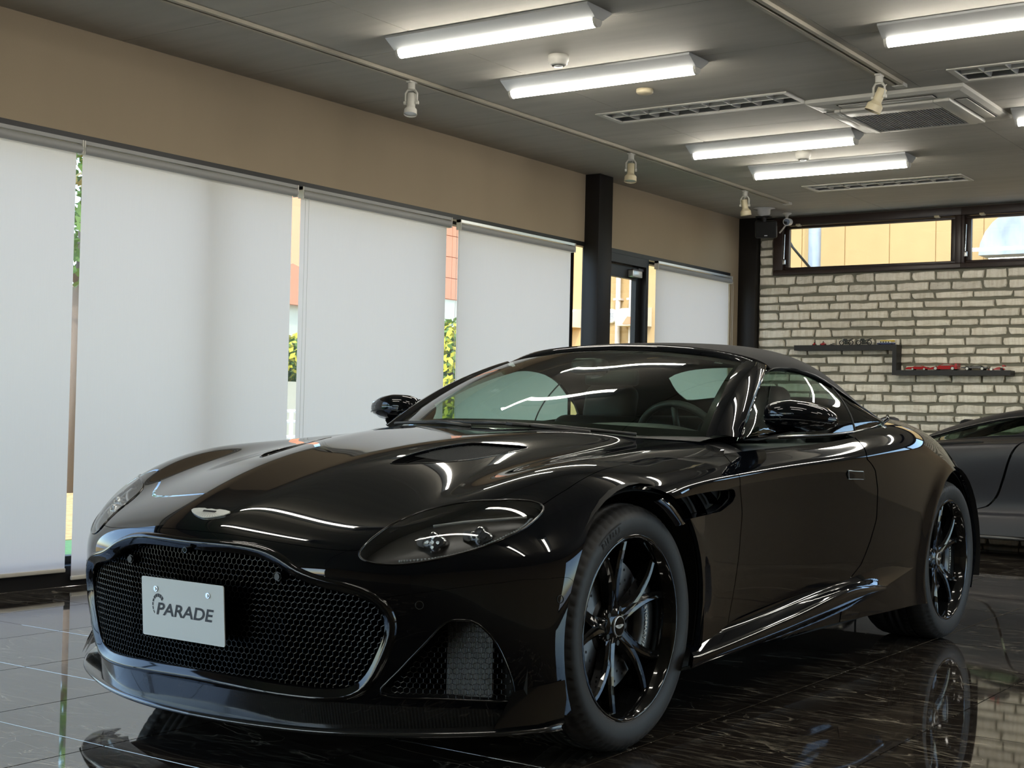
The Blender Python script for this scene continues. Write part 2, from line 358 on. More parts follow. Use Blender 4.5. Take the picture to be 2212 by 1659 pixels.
def stone(mb,x0,x1,z0,z1):
    w_,h_=x1-x0,z1-z0; pts=[]
    def edge(ax,ay,bx,by,n,amp,nx,nz):
        for k in range(n):
            s=k/n; j=rs.uniform(-amp,amp); pts.append((ax+(bx-ax)*s+nx*j,ay+(by-ay)*s+nz*j))
    c=[rs.uniform(0,.30)*min(h_,.1) if rs.random()<.55 else .004 for _ in range(4)]
    sl=[rs.uniform(-.012,.012) for _ in range(4)]
    n=max(2,int(w_/.06))
    edge(x0+c[0]+sl[0],z0,x1-c[1]+sl[1],z0,n,.005,0,1); pts.append((x1-c[1]*.4+sl[1],z0+c[1]*.45))
    pts.append((x1-abs(sl[2])*.5,z0+h_*.55)); pts.append((x1-c[2]*.4+sl[2],z1-c[2]*.5))
    edge(x1-c[2]+sl[2],z1,x0+c[3]+sl[3],z1,n,.006,0,1); pts.append((x0+c[3]*.4+sl[3],z1-c[3]*.5))
    pts.append((x0+abs(sl[0])*.4,z0+h_*.45)); pts.append((x0+c[0]*.3+sl[0],z0+c[0]*.5))
    pts=[(min(max(px,x0),x1),min(max(pz,z0),z1)) for px,pz in pts]
    m=len(pts); cx=(x0+x1)/2; cz=(z0+z1)/2; pr=rs.uniform(.022,.034); v=[]
    for s,dy in ((1,0),(.985,-pr*.7),(.90,-pr)):
        for px,pz in pts:
            ins=(1-s)*h_*1.1; dx=px-cx; dz=pz-cz
            qx=cx+math.copysign(max(abs(dx)-ins,.0),dx); qz=cz+math.copysign(max(abs(dz)-ins,.0),dz)
            v.append((qx,YB+dy+(rs.uniform(-.004,.004) if s<.95 else 0),qz))
    f=[(r*m+k,r*m+(k+1)%m,(r+1)*m+(k+1)%m,(r+1)*m+k) for r in range(2) for k in range(m)]
    v.append((cx,YB-pr-.002,cz)); f+=[(2*m+k,2*m+(k+1)%m,3*m) for k in range(m)]
    mb.add(v,f)
def rows(z0,z1,x0,x1,each):
    z=z0; first=True
    while z<z1-.03:
        hh=rs.uniform(.078,.108)
        if z+hh>z1-.045: hh=z1-z
        x=x0-(0 if True else 0); k=0
        while x<x1-.02:
            ww=rs.uniform(.17,.36) if (k or rs.random()<.6) else rs.uniform(.10,.2)
            if x+ww>x1-.08: ww=x1-x
            a,b=x+.007,x+ww-.007; g=rs.uniform(.010,.016)
            if rs.random()<.10 and hh>.098 and ww>.22:      # two thin stones in place of one
                zm=z+hh*rs.uniform(.45,.55)
                each(a,b,z+g*.4,zm-.006); each(a,b,zm+.006,z+hh-g*.5)
            else: each(a,b,z+g*.4+rs.uniform(0,.008),z+hh-g*.5-rs.uniform(0,.01))
            x+=ww; k+=1
        z+=hh
def each_obj(a,b,c,d):
    mb=MB(); stone(mb,a,b,c,d); mb.build('stone',M_stone,wb)
rows(.80,2.395,-6.04,-3.05,each_obj)
rows(2.395,2.955,-6.04,-5.885,each_obj)
low=MB()
def each_low(a,b,c,d): stone(low,a,b,c,d)
rows(.02,.80,-6.04,-1.6,each_low); rows(.80,2.395,-3.05,-1.6,each_low)
MB().box((-1.6,YB-.02,0),(XR,YB,2.40)).build('plain_panel',M_wall,wb)
o=low.build('stones_behind_cars',M_stone,wb); o['kind']='stuff'

# high awning windows in the back wall
def high_window(n,x0,x1,frame_l):
    yf=YB-.06
    w_=struct(MB().rbox((x0,yf,2.40),(x1,YB+.1,2.445)).rbox((x0,yf,2.885),(x1,YB+.1,2.962)).rbox((x0,yf,2.445),(x0+frame_l,YB+.1,2.885)).rbox((x1-.055,yf,2.445),(x1,YB+.1,2.885)).build('window_%d'%n,M_brown))
    a,b=x0+frame_l,x1-.055
    sa=MB()
    sa.rbox((a+.004,YB-.02,2.45),(b-.004,YB+.03,2.472)).rbox((a+.004,YB-.02,2.855),(b-.004,YB+.03,2.88)).rbox((a+.004,YB-.02,2.472),(a+.05,YB+.03,2.855)).rbox((b-.05,YB-.02,2.472),(b-.004,YB+.03,2.855))
    sa.build('sash',M_brown,w_)
    MB().box((a+.05,YB+.003,2.472),(b-.05,YB+.009,2.855)).build('pane',M_pane,w_)
    for xk in (a+.16,b-.17):
        MB().rbox((xk-.022,yf-.02,2.872),(xk+.022,YB-.02,2.894),.005).build('latch',M_cream,w_)
    MB().cyl((a+.012,YB-.045,2.80),(a+.008,YB-.05,2.555),.006).build('stay_arm',M_chrome,w_)
    MB().rbox((a-.002,YB-.065,2.50),(a+.028,YB-.035,2.55),.006).build('stay_joint',M_alu,w_)
    return w_
high_window(9,-5.875,-4.02,.10); high_window(10,-4.02,-2.15,.03); high_window(11,-2.15,-.28,.03); high_window(12,-.28,1.6,.03)

# right and rear walls: beyond the frame, seen only in the paint and the floor
def wall_x(holes):
    mb=MB(); mb.box((XR,YS,0),(XR+.2,YB+.2,.12)).box((XR,YS,2.45),(XR+.2,YB+.2,ZC+.02)); y=YS
    for y0,y1 in holes: mb.box((XR,y,.12),(XR+.2,y0,2.45)); y=y1
    mb.box((XR,y,.12),(XR+.2,YB+.2,2.45)); return mb
RH=[(4.6,10.6)]
wr=struct(wall_x(RH).build('wall_right',M_wall))
ws=struct(MB().box((-6.6,YS-.2,2.35),(XR+.2,YS,ZC+.02)).box((-6.6,YS-.2,0),(XR+.2,YS,.1)).box((-2.8,YS-.2,.1),(XR+.2,YS,2.35)).build('wall_front',M_wall))
def side_window(n,y0,y1):
    w_=struct(MB().box((XR+.05,y0,.12),(XR+.12,y0+.05,2.45)).box((XR+.05,y1-.05,.12),(XR+.12,y1,2.45)).box((XR+.05,y0,.12),(XR+.12,y1,.17)).box((XR+.05,y0,2.40),(XR+.12,y1,2.45)).box((XR+.05,(y0+y1)/2-.03,.17),(XR+.12,(y0+y1)/2+.03,2.4)).build('window_%d'%n,M_black))
    MB().box((XR+.08,y0+.05,.17),(XR+.086,y1-.05,2.4)).build('pane',M_pane,w_)
side_window(14,*RH[0])
w_=struct(MB().box((-6.55,YS-.12,.1),(-6.5,YS-.05,2.35)).box((-2.85,YS-.12,.1),(-2.8,YS-.05,2.35)).build('window_13',M_black))
MB().box((-6.5,YS-.09,.1),(-2.85,YS-.084,2.35)).build('pane',M_pane,w_)
# ================================================================== ceiling fittings
def ceiling_light(x0,y,label):
    x1=x0+1.27; t=thing('ceiling_light',((x0+x1)/2,y,ZC),label,'ceiling light','batten lights on the ceiling')
    # shallow V-shaped steel body, LED bar along its ridge
    prof=[(y-.115,ZC),(y+.115,ZC),(y+.115,ZC-.012),(y+.036,ZC-.060),(y-.036,ZC-.060),(y-.115,ZC-.012)]
    MB().prism(prof,0,x0,x1).build('body',M_steelr,t)
    b=[(y+.033*math.cos(a),ZC-.058-.040*math.sin(a)) for a in [PI*k/8 for k in range(9)]]
    MB().prism(b[::-1],0,x0+.02,x1-.02).build('diffuser',M_lamp,t)
    for xa,xb in ((x0+.004,x0+.02),(x1-.02,x1-.004)):
        MB().prism([(y+.035*math.cos(a),ZC-.058-.042*math.sin(a)) for a in [PI*k/8 for k in range(9)]][::-1],0,xa,xb).build('end_cap',M_offw,t)
    return t
ceiling_light(-4.885,5.88,'batten ceiling light nearest the camera, left of the picture centre')
ceiling_light(-4.905,6.975,'batten ceiling light behind the nearest one, above the windscreen')
ceiling_light(-4.88,9.295,'batten ceiling light touching the air conditioner, third of the left row')
ceiling_light(-4.86,10.31,'batten ceiling light farthest from the camera, before the second louvre')
ceiling_light(-2.56,6.94,'batten ceiling light cut by the top right corner of the picture')
ceiling_light(-2.52,9.19,'batten ceiling light just right of the air conditioner, its left tip in view')
for x,y in ((-2.56,5.88),(-4.89,2.50),(-4.89,3.6),(-2.56,2.50),(-2.56,3.6),(-2.52,10.3),(-.2,5.88),(-.2,6.95),(-.2,9.2),(-.2,10.3),(-.2,2.5),(-.2,3.6)):
    col={-4.89:'window side column',-2.56:'middle column',-2.52:'middle column',-.2:'column farthest from the blinds'}[x]
    row={2.50:'first',2.5:'first',3.6:'second',5.88:'third',6.95:'fourth',9.2:'fifth',10.3:'sixth'}[y]
    ceiling_light(x,y,'batten light outside the picture, %s row from the front, %s'%(row,col))
def louvre(x0,x1,y0,y1,label):
    t=thing('recessed_louvre',((x0+x1)/2,(y0+y1)/2,ZC),label,'louvre light','unlit recessed louvre lights')
    f=.022
    MB().box((x0-.012,y0-.012,ZC-.006),(x1+.012,y0+f,ZC+.004)).box((x0-.012,y1-f,ZC-.006),(x1+.012,y1+.012,ZC+.004)).box((x0-.012,y0+f,ZC-.006),(x0+f,y1-f,ZC+.004)).box((x1-f,y0+f,ZC-.006),(x1+.012,y1-f,ZC+.004)).build('frame',M_offw,t)
    MB().box((x0,y0,ZC+.004),(x0+.004,y1,ZC+.11)).box((x1-.004,y0,ZC+.004),(x1,y1,ZC+.11)).box((x0,y0,ZC+.004),(x1,y0+.004,ZC+.11)).box((x0,y1-.004,ZC+.004),(x1,y1,ZC+.11)).box((x0,y0,ZC+.11),(x1,y1,ZC+.115)).build('housing',M_grey,t)
    n=9; ym=(y0+y1)/2
    mb=MB().prism([(ym-.004,ZC),(ym+.004,ZC),(ym+.030,ZC+.055),(ym-.030,ZC+.055)],0,x0+f,x1-f); mb.build('louvre_spine',M_offw,t)
    for k in range(1,n):
        xx=x0+(x1-x0)*k/n
        MB().prism([(ZC,xx-.003),(ZC,xx+.003),(ZC+.055,xx+.014),(ZC+.055,xx-.014)],1,y0+f,y1-f).build('louvre_blade',M_offw,t)
    for s in (-1,1): MB().cyl((x0+.05,ym+s*.075,ZC+.085),(x1-.05,ym+s*.075,ZC+.085),.013).build('tube_lamp',M_offw,t)
louvre(*LOUV[0],'unlit recessed louvre left of the air conditioner'); louvre(*LOUV[1],'unlit recessed louvre nearest the stone wall')
louvre(*LOUV[2],'unlit recessed louvre cut by the right edge, above the air conditioner'); 
# air conditioner cassette
AC=(-3.56,-2.57,8.265,9.28); zt=ZC-.035
t=thing('air_conditioner',(-3.065,8.77,ZC),'white four-way ceiling cassette air conditioner with a square grille','air conditioner')
x0,x1,y0,y1=AC; i=.19; zi=ZC-.062
mb=MB(); 
ring=[[(x0,y0,ZC),(x1,y0,ZC),(x1,y1,ZC),(x0,y1,ZC)],[(x0,y0,ZC-.022),(x1,y0,ZC-.022),(x1,y1,ZC-.022),(x0,y1,ZC-.022)],
      [(x0+.03,y0+.03,zt),(x1-.03,y0+.03,zt),(x1-.03,y1-.03,zt),(x0+.03,y1-.03,zt)],[(x0+i-.07,y0+i-.07,zt-.008),(x1-i+.07,y0+i-.07,zt-.008),(x1-i+.07,y1-i+.07,zt-.008),(x0+i-.07,y1-i+.07,zt-.008)]]
v=[p for r in ring for p in r]; f=[(r*4+k,(r+1)*4+k,(r+1)*4+(k+1)%4,r*4+(k+1)%4) for r in range(3) for k in range(4)]; f.append((12,13,14,15))
mb.add(v,f).build('panel',M_offw,t)
# inner suction frame
gx0,gx1,gy0,gy1=-3.39,-2.80,8.60,9.12
ix0,ix1,iy0,iy1=x0+.13,x1-.13,y0+.16,y1-.12
MB().rbox((ix0,iy0,zi),(gx0,iy1,zt-.006),.006).rbox((gx1,iy0,zi),(ix1,iy1,zt-.006),.006).rbox((gx0,iy0,zi),(gx1,gy0,zt-.006),.006).rbox((gx0,gy1,zi),(gx1,iy1,zt-.006),.006).build('suction_frame',M_offw,t)
MB().box((gx0,gy0,zi+.018),(gx1,gy1,zt-.009)).build('filter',M_dark,t)
for k in range(30):
    xx=gx0+(gx1-gx0)*(k+.5)/30
    MB().prism([(zi+.002,xx-.0045),(zi+.002,xx+.0035),(zi+.016,xx+.0055),(zi+.016,xx-.0025)],1,gy0,gy1).build('grille_slat',M_grey,t)
for yy in (gy0+(gy1-gy0)/3,gy0+2*(gy1-gy0)/3): MB().box((gx0,yy-.004,zi+.003),(gx1,yy+.004,zi+.017)).build('grille_bar',M_grey,t)
for a,b in (((x0+.20,y0+.05,zt-.004),(x1-.20,y0+.125,zt-.012)),((x0+.20,y1-.095,zt-.004),(x1-.20,y1-.04,zt-.012)),((x0+.045,y0+.22,zt-.004),(x0+.115,y1-.20,zt-.012)),((x1-.115,y0+.22,zt-.004),(x1-.045,y1-.20,zt-.012))):
    MB().rbox(a,b,.004).build('air_flap',M_offw,t)
    (ax,ay,az),(bx,by,bz)=a,b
    MB().box((ax-.008,ay-.008,zt-.006),(bx+.008,by+.008,zt-.0085)).build('flap_slot',M_dark,t)
# sensors
def sensor(name,x,y,label,col,prof):
    t=thing(name,(x,y,ZC),label,'detector')
    MB().lathe([(r,ZC+z) for r,z in prof],(x,y,0),2,28).build('body',col,t); return t
P1=[(0,0),(.058,0),(.058,-.030),(.052,-.036),(.050,-.050),(.036,-.060),(.034,-.056),(0,-.056)]
s=sensor('smoke_detector',-4.30,6.57,'round white smoke detector between the two nearest batten lights',M_offw,P1); MB().lathe([(0,ZC-.0575),(.024,ZC-.0575),(.024,ZC-.064),(0,ZC-.066)],(-4.30,6.57,0),2,20).build('chamber',M_steelr,s)
s=sensor('heat_detector',-4.285,7.52,'flat cream detector disc left of the first louvre',M_cream,[(0,0),(.052,0),(.052,-.018),(.046,-.026),(0,-.027)])
s=sensor('smoke_detector',-4.25,9.86,'round white smoke detector between the two farther batten lights',M_offw,P1); MB().lathe([(0,ZC-.0575),(.024,ZC-.0575),(.024,ZC-.064),(0,ZC-.066)],(-4.25,9.86,0),2,20).build('chamber',M_steelr,s)
# lighting tracks and spotlights
M_track=mat('track_paint',(.44,.40,.31),.5); M_slot=mat('track_slot',(.02,.018,.012),.7)
def track(x,y0,y1,label):
    t=thing('lighting_track',(x,y1,ZC),label,'lighting track')
    w_=.034; zz=ZC-.020
    MB().box((x-w_,y0,zz),(x-.010,y1,ZC)).box((x+.010,y0,zz),(x+w_,y1,ZC)).box((x-.010,y0,ZC-.004),(x+.010,y1,ZC)).build('rail',M_track,t)
    MB().box((x-.010,y0,ZC-.006),(x+.010,y1,ZC-.004)).build('slot',M_slot,t)
    MB().rbox((x-w_-.001,y1-.07,zz-.003),(x+w_+.001,y1+.004,ZC),.003).build('end_cap',M_offw,t)
track(-5.36,-3.5,12.12,'long cream lighting track along the window wall'); track(-2.895,-3.5,8.14,'short cream lighting track ending at the air conditioner')
def spot(x,y,tx,ty,label,style,rz=0):
    t=thing('spotlight',(x,y,ZC-.02),label,'spotlight','track spotlights')
    z=ZC-.02
    MB().rbox((x-.017,y-.035,z-.010),(x+.017,y+.035,z+.002),.004).cyl((x,y,z-.048),(x,y,z-.008),.022).build('adapter',M_offw,t)
    ca,sa=math.cos(rz),math.sin(rz)
    def Q(a,b,c): return (x+a*ca-b*sa,y+a*sa+b*ca,z+c)
    piv=Vector(Q(0,0,-.128)); d=Vector((tx,ty,-1)).normalized()
    yk=MB().tube([Q(-.036,0,-.130),Q(-.036,0,-.070),Q(-.022,0,-.050),Q(.022,0,-.050),Q(.036,0,-.070),Q(.036,0,-.130)],.0065,n=8)
    yk.cyl(Q(-.046,0,-.128),Q(-.030,0,-.128),.011).cyl(Q(.030,0,-.128),Q(.046,0,-.128),.011).build('yoke',M_offw,t)
    mb=MB()
    if style==0:
        mb.cyl(piv-d*.055,piv+d*.030,.026).cyl(piv+d*.030,piv+d*.045,.026,.034,cap=False).cyl(piv+d*.045,piv+d*.078,.038,.040,cap=False); tip=.078; r=.038
    else:
        mb.cyl(piv-d*.050,piv+d*.028,.027).cyl(piv+d*.028,piv+d*.050,.028,.046,cap=False).cyl(piv+d*.050,piv+d*.088,.046,.047,cap=False); tip=.088; r=.045
    mb.build('lamp_head',M_cream if style else M_offw,t)
    MB().cyl(piv+d*(tip-.012),piv+d*(tip-.010),r,n=20).build('lens',M_steelr,t)
    MB().tube([Q(.004,.004,-.045),Q(.020,.01,-.062),tuple(piv-d*.075+Vector((.012,0,0))),tuple(piv-d*.05)],.004,n=6).build('cable',M_offw,t)
spot(-5.365,6.59,.12,-.22,'spotlight hanging from the long track, nearest of its three',0,R(20))
spot(-5.365,9.23,.05,-.15,'spotlight hanging from the long track before the black column',1,R(30))
spot(-5.365,11.21,.10,.12,'spotlight hanging from the long track, farthest and nearest the speaker',1,R(10))
spot(-2.895,7.77,-.42,-.10,'spotlight on the short track, in front of the air conditioner',1,R(-10))
# speaker and camera in the corner
t=thing('speaker',(-5.71,12.35,ZC),'black speaker hanging from the ceiling in the back corner','speaker')
MB().lathe([(0,ZC),(.105,ZC),(.105,ZC-.006),(.062,ZC-.012),(.060,ZC-.055),(.040,ZC-.078),(0,ZC-.080)],(-5.71,12.35,0),2,24).build('ceiling_mount',mat('clear_plastic',(.55,.55,.55),.15),t)
MB().cyl((-5.71,12.35,ZC-.08),(-5.71,12.36,ZC-.125),.022).rbox((-5.78,12.31,ZC-.088),(-5.64,12.39,ZC-.076)).build('bracket',M_black,t)
Mx=Matrix.Translation((-5.715,12.42,2.785))@Matrix.Rotation(R(18),4,'Z')@Matrix.Rotation(R(14),4,'X')
bx=MB().rbox((-.105,-.035,-.085),(.105,.15,.085),.02); bx.v=[(x*(1-.28*max(0,y)/.15),y,z*(1-.3*max(0,y)/.15)) for x,y,z in bx.v]
bx.xf(Mx).build('cabinet',mat('speaker_black',(.013,.013,.014),.45),t)
MB().rbox((-.096,-.043,-.076),(.096,-.034,.076),.012).xf(Mx).build('speaker_grille',mat('speaker_cloth',(.004,.004,.004),.8),t)
MB().box((-.014,-.0455,-.060),(.014,-.043,-.052)).xf(Mx).build('badge',M_alu,t)
t=thing('security_camera',(-5.64,12.72,ZC),'small white security camera beside the speaker','camera')
MB().lathe([(0,ZC),(.045,ZC),(.043,ZC-.010),(.02,ZC-.022),(.012,ZC-.05),(0,ZC-.05)],(-5.64,12.72,0),2,20).build('ceiling_mount',M_offw,t)
a=Vector((-5.625,12.70,2.885)); d=Vector((.22,-1,-.12)).normalized()
MB().cyl(a+d*.03,a-d*.10,.037,.034,n=24).build('housing',mat('white_plastic',(.78,.78,.76),.35),t)
MB().cyl(a+d*.028,a+d*.034,.029,n=24).build('lens',mat('lens_black',(.004,.004,.005),.08),t)
MB().tube([(-5.645,12.73,2.87),(-5.70,12.74,2.81),(-5.725,12.75,2.79)],.008).build('antenna',M_offw,t)
# step-shaped shelf on the stone wall
SHY0,SHY1=12.83,12.97
sh=tag(MB().box((-5.588,SHY0,1.646),(-4.567,SHY1,1.696)).box((-4.607,SHY0,1.412),(-4.567,SHY1,1.646)).box((-4.567,SHY0,1.412),(-3.526,SHY1,1.457)).build('wall_shelf',mat('shelf_black',(.016,.016,.017),.55)),'black Z-shaped shelf on the stone wall holding toy cars','shelf')
# ================================================================== black convertible
# control net of the body skin (25 stations nose to tail, 14 rows centre line to sill), car frame: x forward, y left, z up, 0.1 mm
BODY=np.array([8550,0,2050,8500,1700,2050,8400,3000,2050,8000,4300,2050,7400,5550,2030,6600,6650,2000,5850,7550,1970,5300,8250,1950,4850,8680,1900,4550,8880,1870,
4300,9080,1820,4100,9180,1780,3900,9220,1740,3750,9220,1700,8800,0,3000,8760,1700,3000,8620,3000,3000,8180,4300,3000,7600,5550,2950,6850,6650,2900,
6100,7570,2850,5500,8280,2800,5000,8750,2720,4650,8980,2620,4350,9150,2420,4050,9220,2180,3750,9240,1930,3550,9230,1720,8930,0,4200,8890,1700,4200,
8720,3000,4200,8280,4300,4200,7730,5550,4100,7000,6650,4000,6300,7570,3920,5700,8300,3850,5150,8820,3720,4750,9080,3520,4250,9240,3100,3800,9280,2620,
3420,9280,2150,3200,9250,1740,8970,0,5350,8930,1700,5350,8760,3000,5300,8330,4300,5150,7830,5550,5000,7120,6650,4920,6350,7570,4880,5620,8330,4850,
4970,8900,4680,4450,9170,4400,3850,9300,3850,3350,9330,3150,3000,9300,2400,2800,9270,1760,8930,0,5850,8890,1700,5850,8730,3000,5780,8370,4300,5630,
7870,5550,5520,7140,6650,5520,6260,7600,5560,5400,8400,5550,4650,8990,5350,4050,9260,5000,3450,9370,4300,2980,9380,3400,2680,9340,2500,2500,9280,1770,
8660,0,6380,8650,550,6380,8620,1000,6380,8150,4200,6130,7570,5480,6040,6800,6650,6120,5880,7650,6220,4970,8480,6190,4180,9070,5920,3580,9330,5500,
3000,9420,4650,2580,9420,3600,2320,9360,2600,2160,9290,1780,7900,0,6930,7890,690,6934,7850,1250,6950,7400,4100,6620,6830,5400,6550,6040,6700,6840,
5120,7750,6920,4200,8580,6680,3400,9160,6380,2820,9400,5900,2320,9470,4900,2000,9460,3800,1820,9380,2700,1720,9300,1800,6400,0,7500,6390,850,7510,
6350,1550,7550,5950,4150,7180,5400,5550,7140,4620,6950,7560,3750,7950,7560,2900,8730,7300,2220,9270,6750,1800,9460,6200,1500,9520,5100,1320,9500,3900,
1240,9410,2800,1200,9310,1800,4300,0,8130,4290,1020,8142,4240,1850,8190,3920,4200,7810,3420,5650,7710,2750,7120,8200,2000,8080,8050,1380,8800,7710,
900,9320,7180,660,9480,6500,550,9520,5200,500,9500,4000,500,9410,2800,500,9310,1800,1800,0,8650,1790,1210,8662,1740,2200,8710,1480,4300,8280,1080,
5750,8120,600,7180,8510,100,8120,8290,-300,8820,7960,-600,9340,7520,-700,9450,6750,-750,9480,5300,-750,9460,4000,-700,9380,2800,-700,9300,1800,-800,0,
8960,-810,1510,8970,-860,2750,9010,-1050,4550,8580,-1300,5900,8420,-1600,7180,8620,-1900,8120,8330,-2100,8800,8060,-2250,9310,7720,-2300,9360,6950,
-2300,9380,5400,-2300,9340,4000,-2300,9260,2900,-2300,9200,1900,-3200,0,9150,-3210,1930,9154,-3310,3500,9170,-3500,5000,8800,-3700,6100,8680,-3900,
7170,8770,-4050,8120,8460,-4150,8740,8180,-4200,9250,7830,-4200,9200,7150,-4200,9180,5500,-4200,9120,4000,-4200,9000,2900,-4200,8980,2000,-5000,0,
9260,-5010,2310,9260,-5340,4200,9260,-5750,5400,9020,-6000,6300,8900,-6150,7200,8880,-6200,8050,8580,-6250,8660,8280,-6250,9160,7890,-6250,9060,7300,
-6250,9000,5600,-6250,8930,4100,-6250,8780,2900,-6250,8780,2000,-8000,0,9300,-8100,2500,9270,-8350,4800,9200,-8500,5800,9150,-8600,6700,9080,-8700,
7450,9020,-8750,8060,8740,-8800,8600,8420,-8800,9070,8000,-8800,8980,7450,-8800,8900,5700,-8800,8820,4200,-8800,8660,3000,-8800,8660,2000,-12000,0,
9300,-12000,2500,9280,-12000,4800,9240,-12000,5900,9200,-12000,6900,9140,-12000,7550,9080,-12000,8110,8850,-12000,8620,8550,-12000,9060,8150,-12000,
8970,7600,-12000,8880,5800,-12000,8800,4200,-12000,8630,3000,-12000,8630,2000,-16500,0,9500,-16500,2500,9480,-16500,4700,9420,-16500,5800,9370,-16500,
6850,9280,-16500,7570,9180,-16500,8160,9000,-16500,8740,8730,-16500,9210,8360,-16500,9130,7800,-16500,9050,6000,-16500,8970,4300,-16500,8800,3000,
-16500,8750,2000,-21000,0,10000,-21000,2500,9980,-21000,4500,9920,-21000,5600,9850,-21000,6600,9800,-21000,7450,9650,-21000,8220,9480,-21000,8920,
9180,-21000,9320,8660,-21000,9330,8040,-21000,9270,6200,-21000,9190,4400,-21000,9120,3100,-21000,9050,2000,-25000,0,10150,-25000,2500,10120,-25000,
4500,10050,-25000,5600,9970,-25000,6550,10030,-25000,7450,9860,-25000,8280,9620,-25000,8850,9180,-25000,9220,8520,-25000,9340,7890,-25000,9390,6200,
-25000,9320,4400,-25000,9170,3100,-25000,9250,2000,-28500,0,10050,-28500,2500,10020,-28500,4500,9930,-28500,5500,9830,-28500,6450,9900,-28500,7350,
9580,-28500,8080,9150,-28500,8580,8630,-28500,8940,7960,-28500,9200,7400,-28500,9390,6200,-28500,9320,4400,-28500,9170,3100,-28500,9250,2000,-32000,0,
9700,-32000,2500,9660,-32000,4400,9550,-32000,5400,9420,-31950,6300,9430,-31900,7050,8860,-31800,7680,8380,-31650,8220,7830,-31500,8540,7190,-31400,
8770,6640,-31300,8920,5500,-31200,9120,4300,-31100,9050,3100,-31000,9000,2000,-35000,0,9450,-35000,2500,9400,-34900,4300,9250,-34800,5200,9050,-34650,
6100,8870,-34500,6750,8170,-34250,7300,7670,-33950,7800,7170,-33650,8150,6610,-33400,8350,6160,-33200,8450,5200,-33100,8730,4200,-33000,8600,3100,
-32900,8500,2000,-37000,0,9550,-37000,2400,9450,-36800,4200,9150,-36550,5100,8800,-36200,5900,8150,-35850,6550,7650,-35500,7050,7150,-35150,7450,6650,
-34850,7750,6150,-34650,7900,5700,-34500,8000,4900,-34350,8200,4200,-34300,8100,3100,-34200,8000,2100,-37650,0,8000,-37600,2400,7900,-37400,4100,7700,
-37100,5000,7400,-36750,5800,7100,-36400,6500,6800,-36050,7000,6400,-35750,7350,6000,-35500,7550,5600,-35300,7650,5200,-35150,7680,4500,-35050,7650,
3800,-35000,7550,3000,-34900,7450,2200,-38000,0,5500,-37950,2400,5450,-37750,4000,5300,-37450,4800,5200,-37150,5500,5000,-36850,6100,4800,-36550,6550,
4600,-36300,6850,4400,-36100,7000,4150,-35950,7080,3900,-35800,7100,3600,-35700,7050,3200,-35650,7000,2700,-35600,6900,2200,-37000,0,2600,-36950,2400,
2600,-36800,4000,2600,-36600,4700,2600,-36400,5300,2600,-36200,5800,2600,-36050,6200,2550,-35900,6450,2500,-35800,6550,2450,-35700,6600,2400,-35600,
6600,2350,-35550,6550,2300,-35500,6500,2250,-35450,6400,2200,],float).reshape(25,14,3)/1e4
def _bas(t): return np.stack([(1-t)**3/6,(3*t**3-6*t**2+4)/6,(-3*t**3+3*t**2+3*t+1)/6,t**3/6],-1)
def bspline(Pc,u,v,mirror=True):
    a=Pc[:,1:2].copy()
    if mirror: a[...,1]*=-1
    else: a=2*Pc[:,:1]-Pc[:,1:2]
    Q=np.concatenate([a,Pc,2*Pc[:,-1:]-Pc[:,-2:-1]],1); Q=np.concatenate([2*Q[:1]-Q[1:2],Q,2*Q[-1:]-Q[-2:-1]],0)
    nc,nr=Pc.shape[:2]; u=np.asarray(u,float); v=np.asarray(v,float)
    iu=np.clip(u.astype(int),0,nc-2); iv=np.clip(v.astype(int),0,nr-2); bu=_bas(u-iu); bv=_bas(v-iv); out=0
    for a in range(4):
        for b in range(4): out=out+(bu[...,a]*bv[...,b])[...,None]*Q[iu+a,iv+b]
    return out
def fitnet(G,mirror=True,n=3,k=.8):
    nc,nr=G.shape[:2]; Pn=G.copy(); U,V=np.meshgrid(np.arange(nc,dtype=float),np.arange(nr,dtype=float),indexing='ij')
    for _ in range(n):
        Pn=Pn+k*(G-bspline(Pn,U,V,mirror))
        if mirror: Pn[:,0,1]=0
    return Pn
def skin(u,v):
    S=bspline(BODY,u,v); X,y,z=S[...,0],S[...,1],S[...,2]
    for xc,zc,ra,amp in ((0,.365,.41,.005),(-2.81,.36,.405,.014)):       # rolled wheel arch lips
        r=np.hypot(X-xc,z-zc); w_=np.clip((y-.80)/.08,0,1); w_=w_*w_*(3-2*w_)
        S[...,1]+=amp*w_*np.exp(-((r-ra)/.055)**2)
    return S
def normals(fn,u,v,e=2e-3):
    a=fn(u+e,v)-fn(u-e,v); b=fn(u,v+e)-fn(u,v-e); n=np.cross(b,a)
    return n/np.maximum(np.linalg.norm(n,axis=-1,keepdims=True),1e-12)
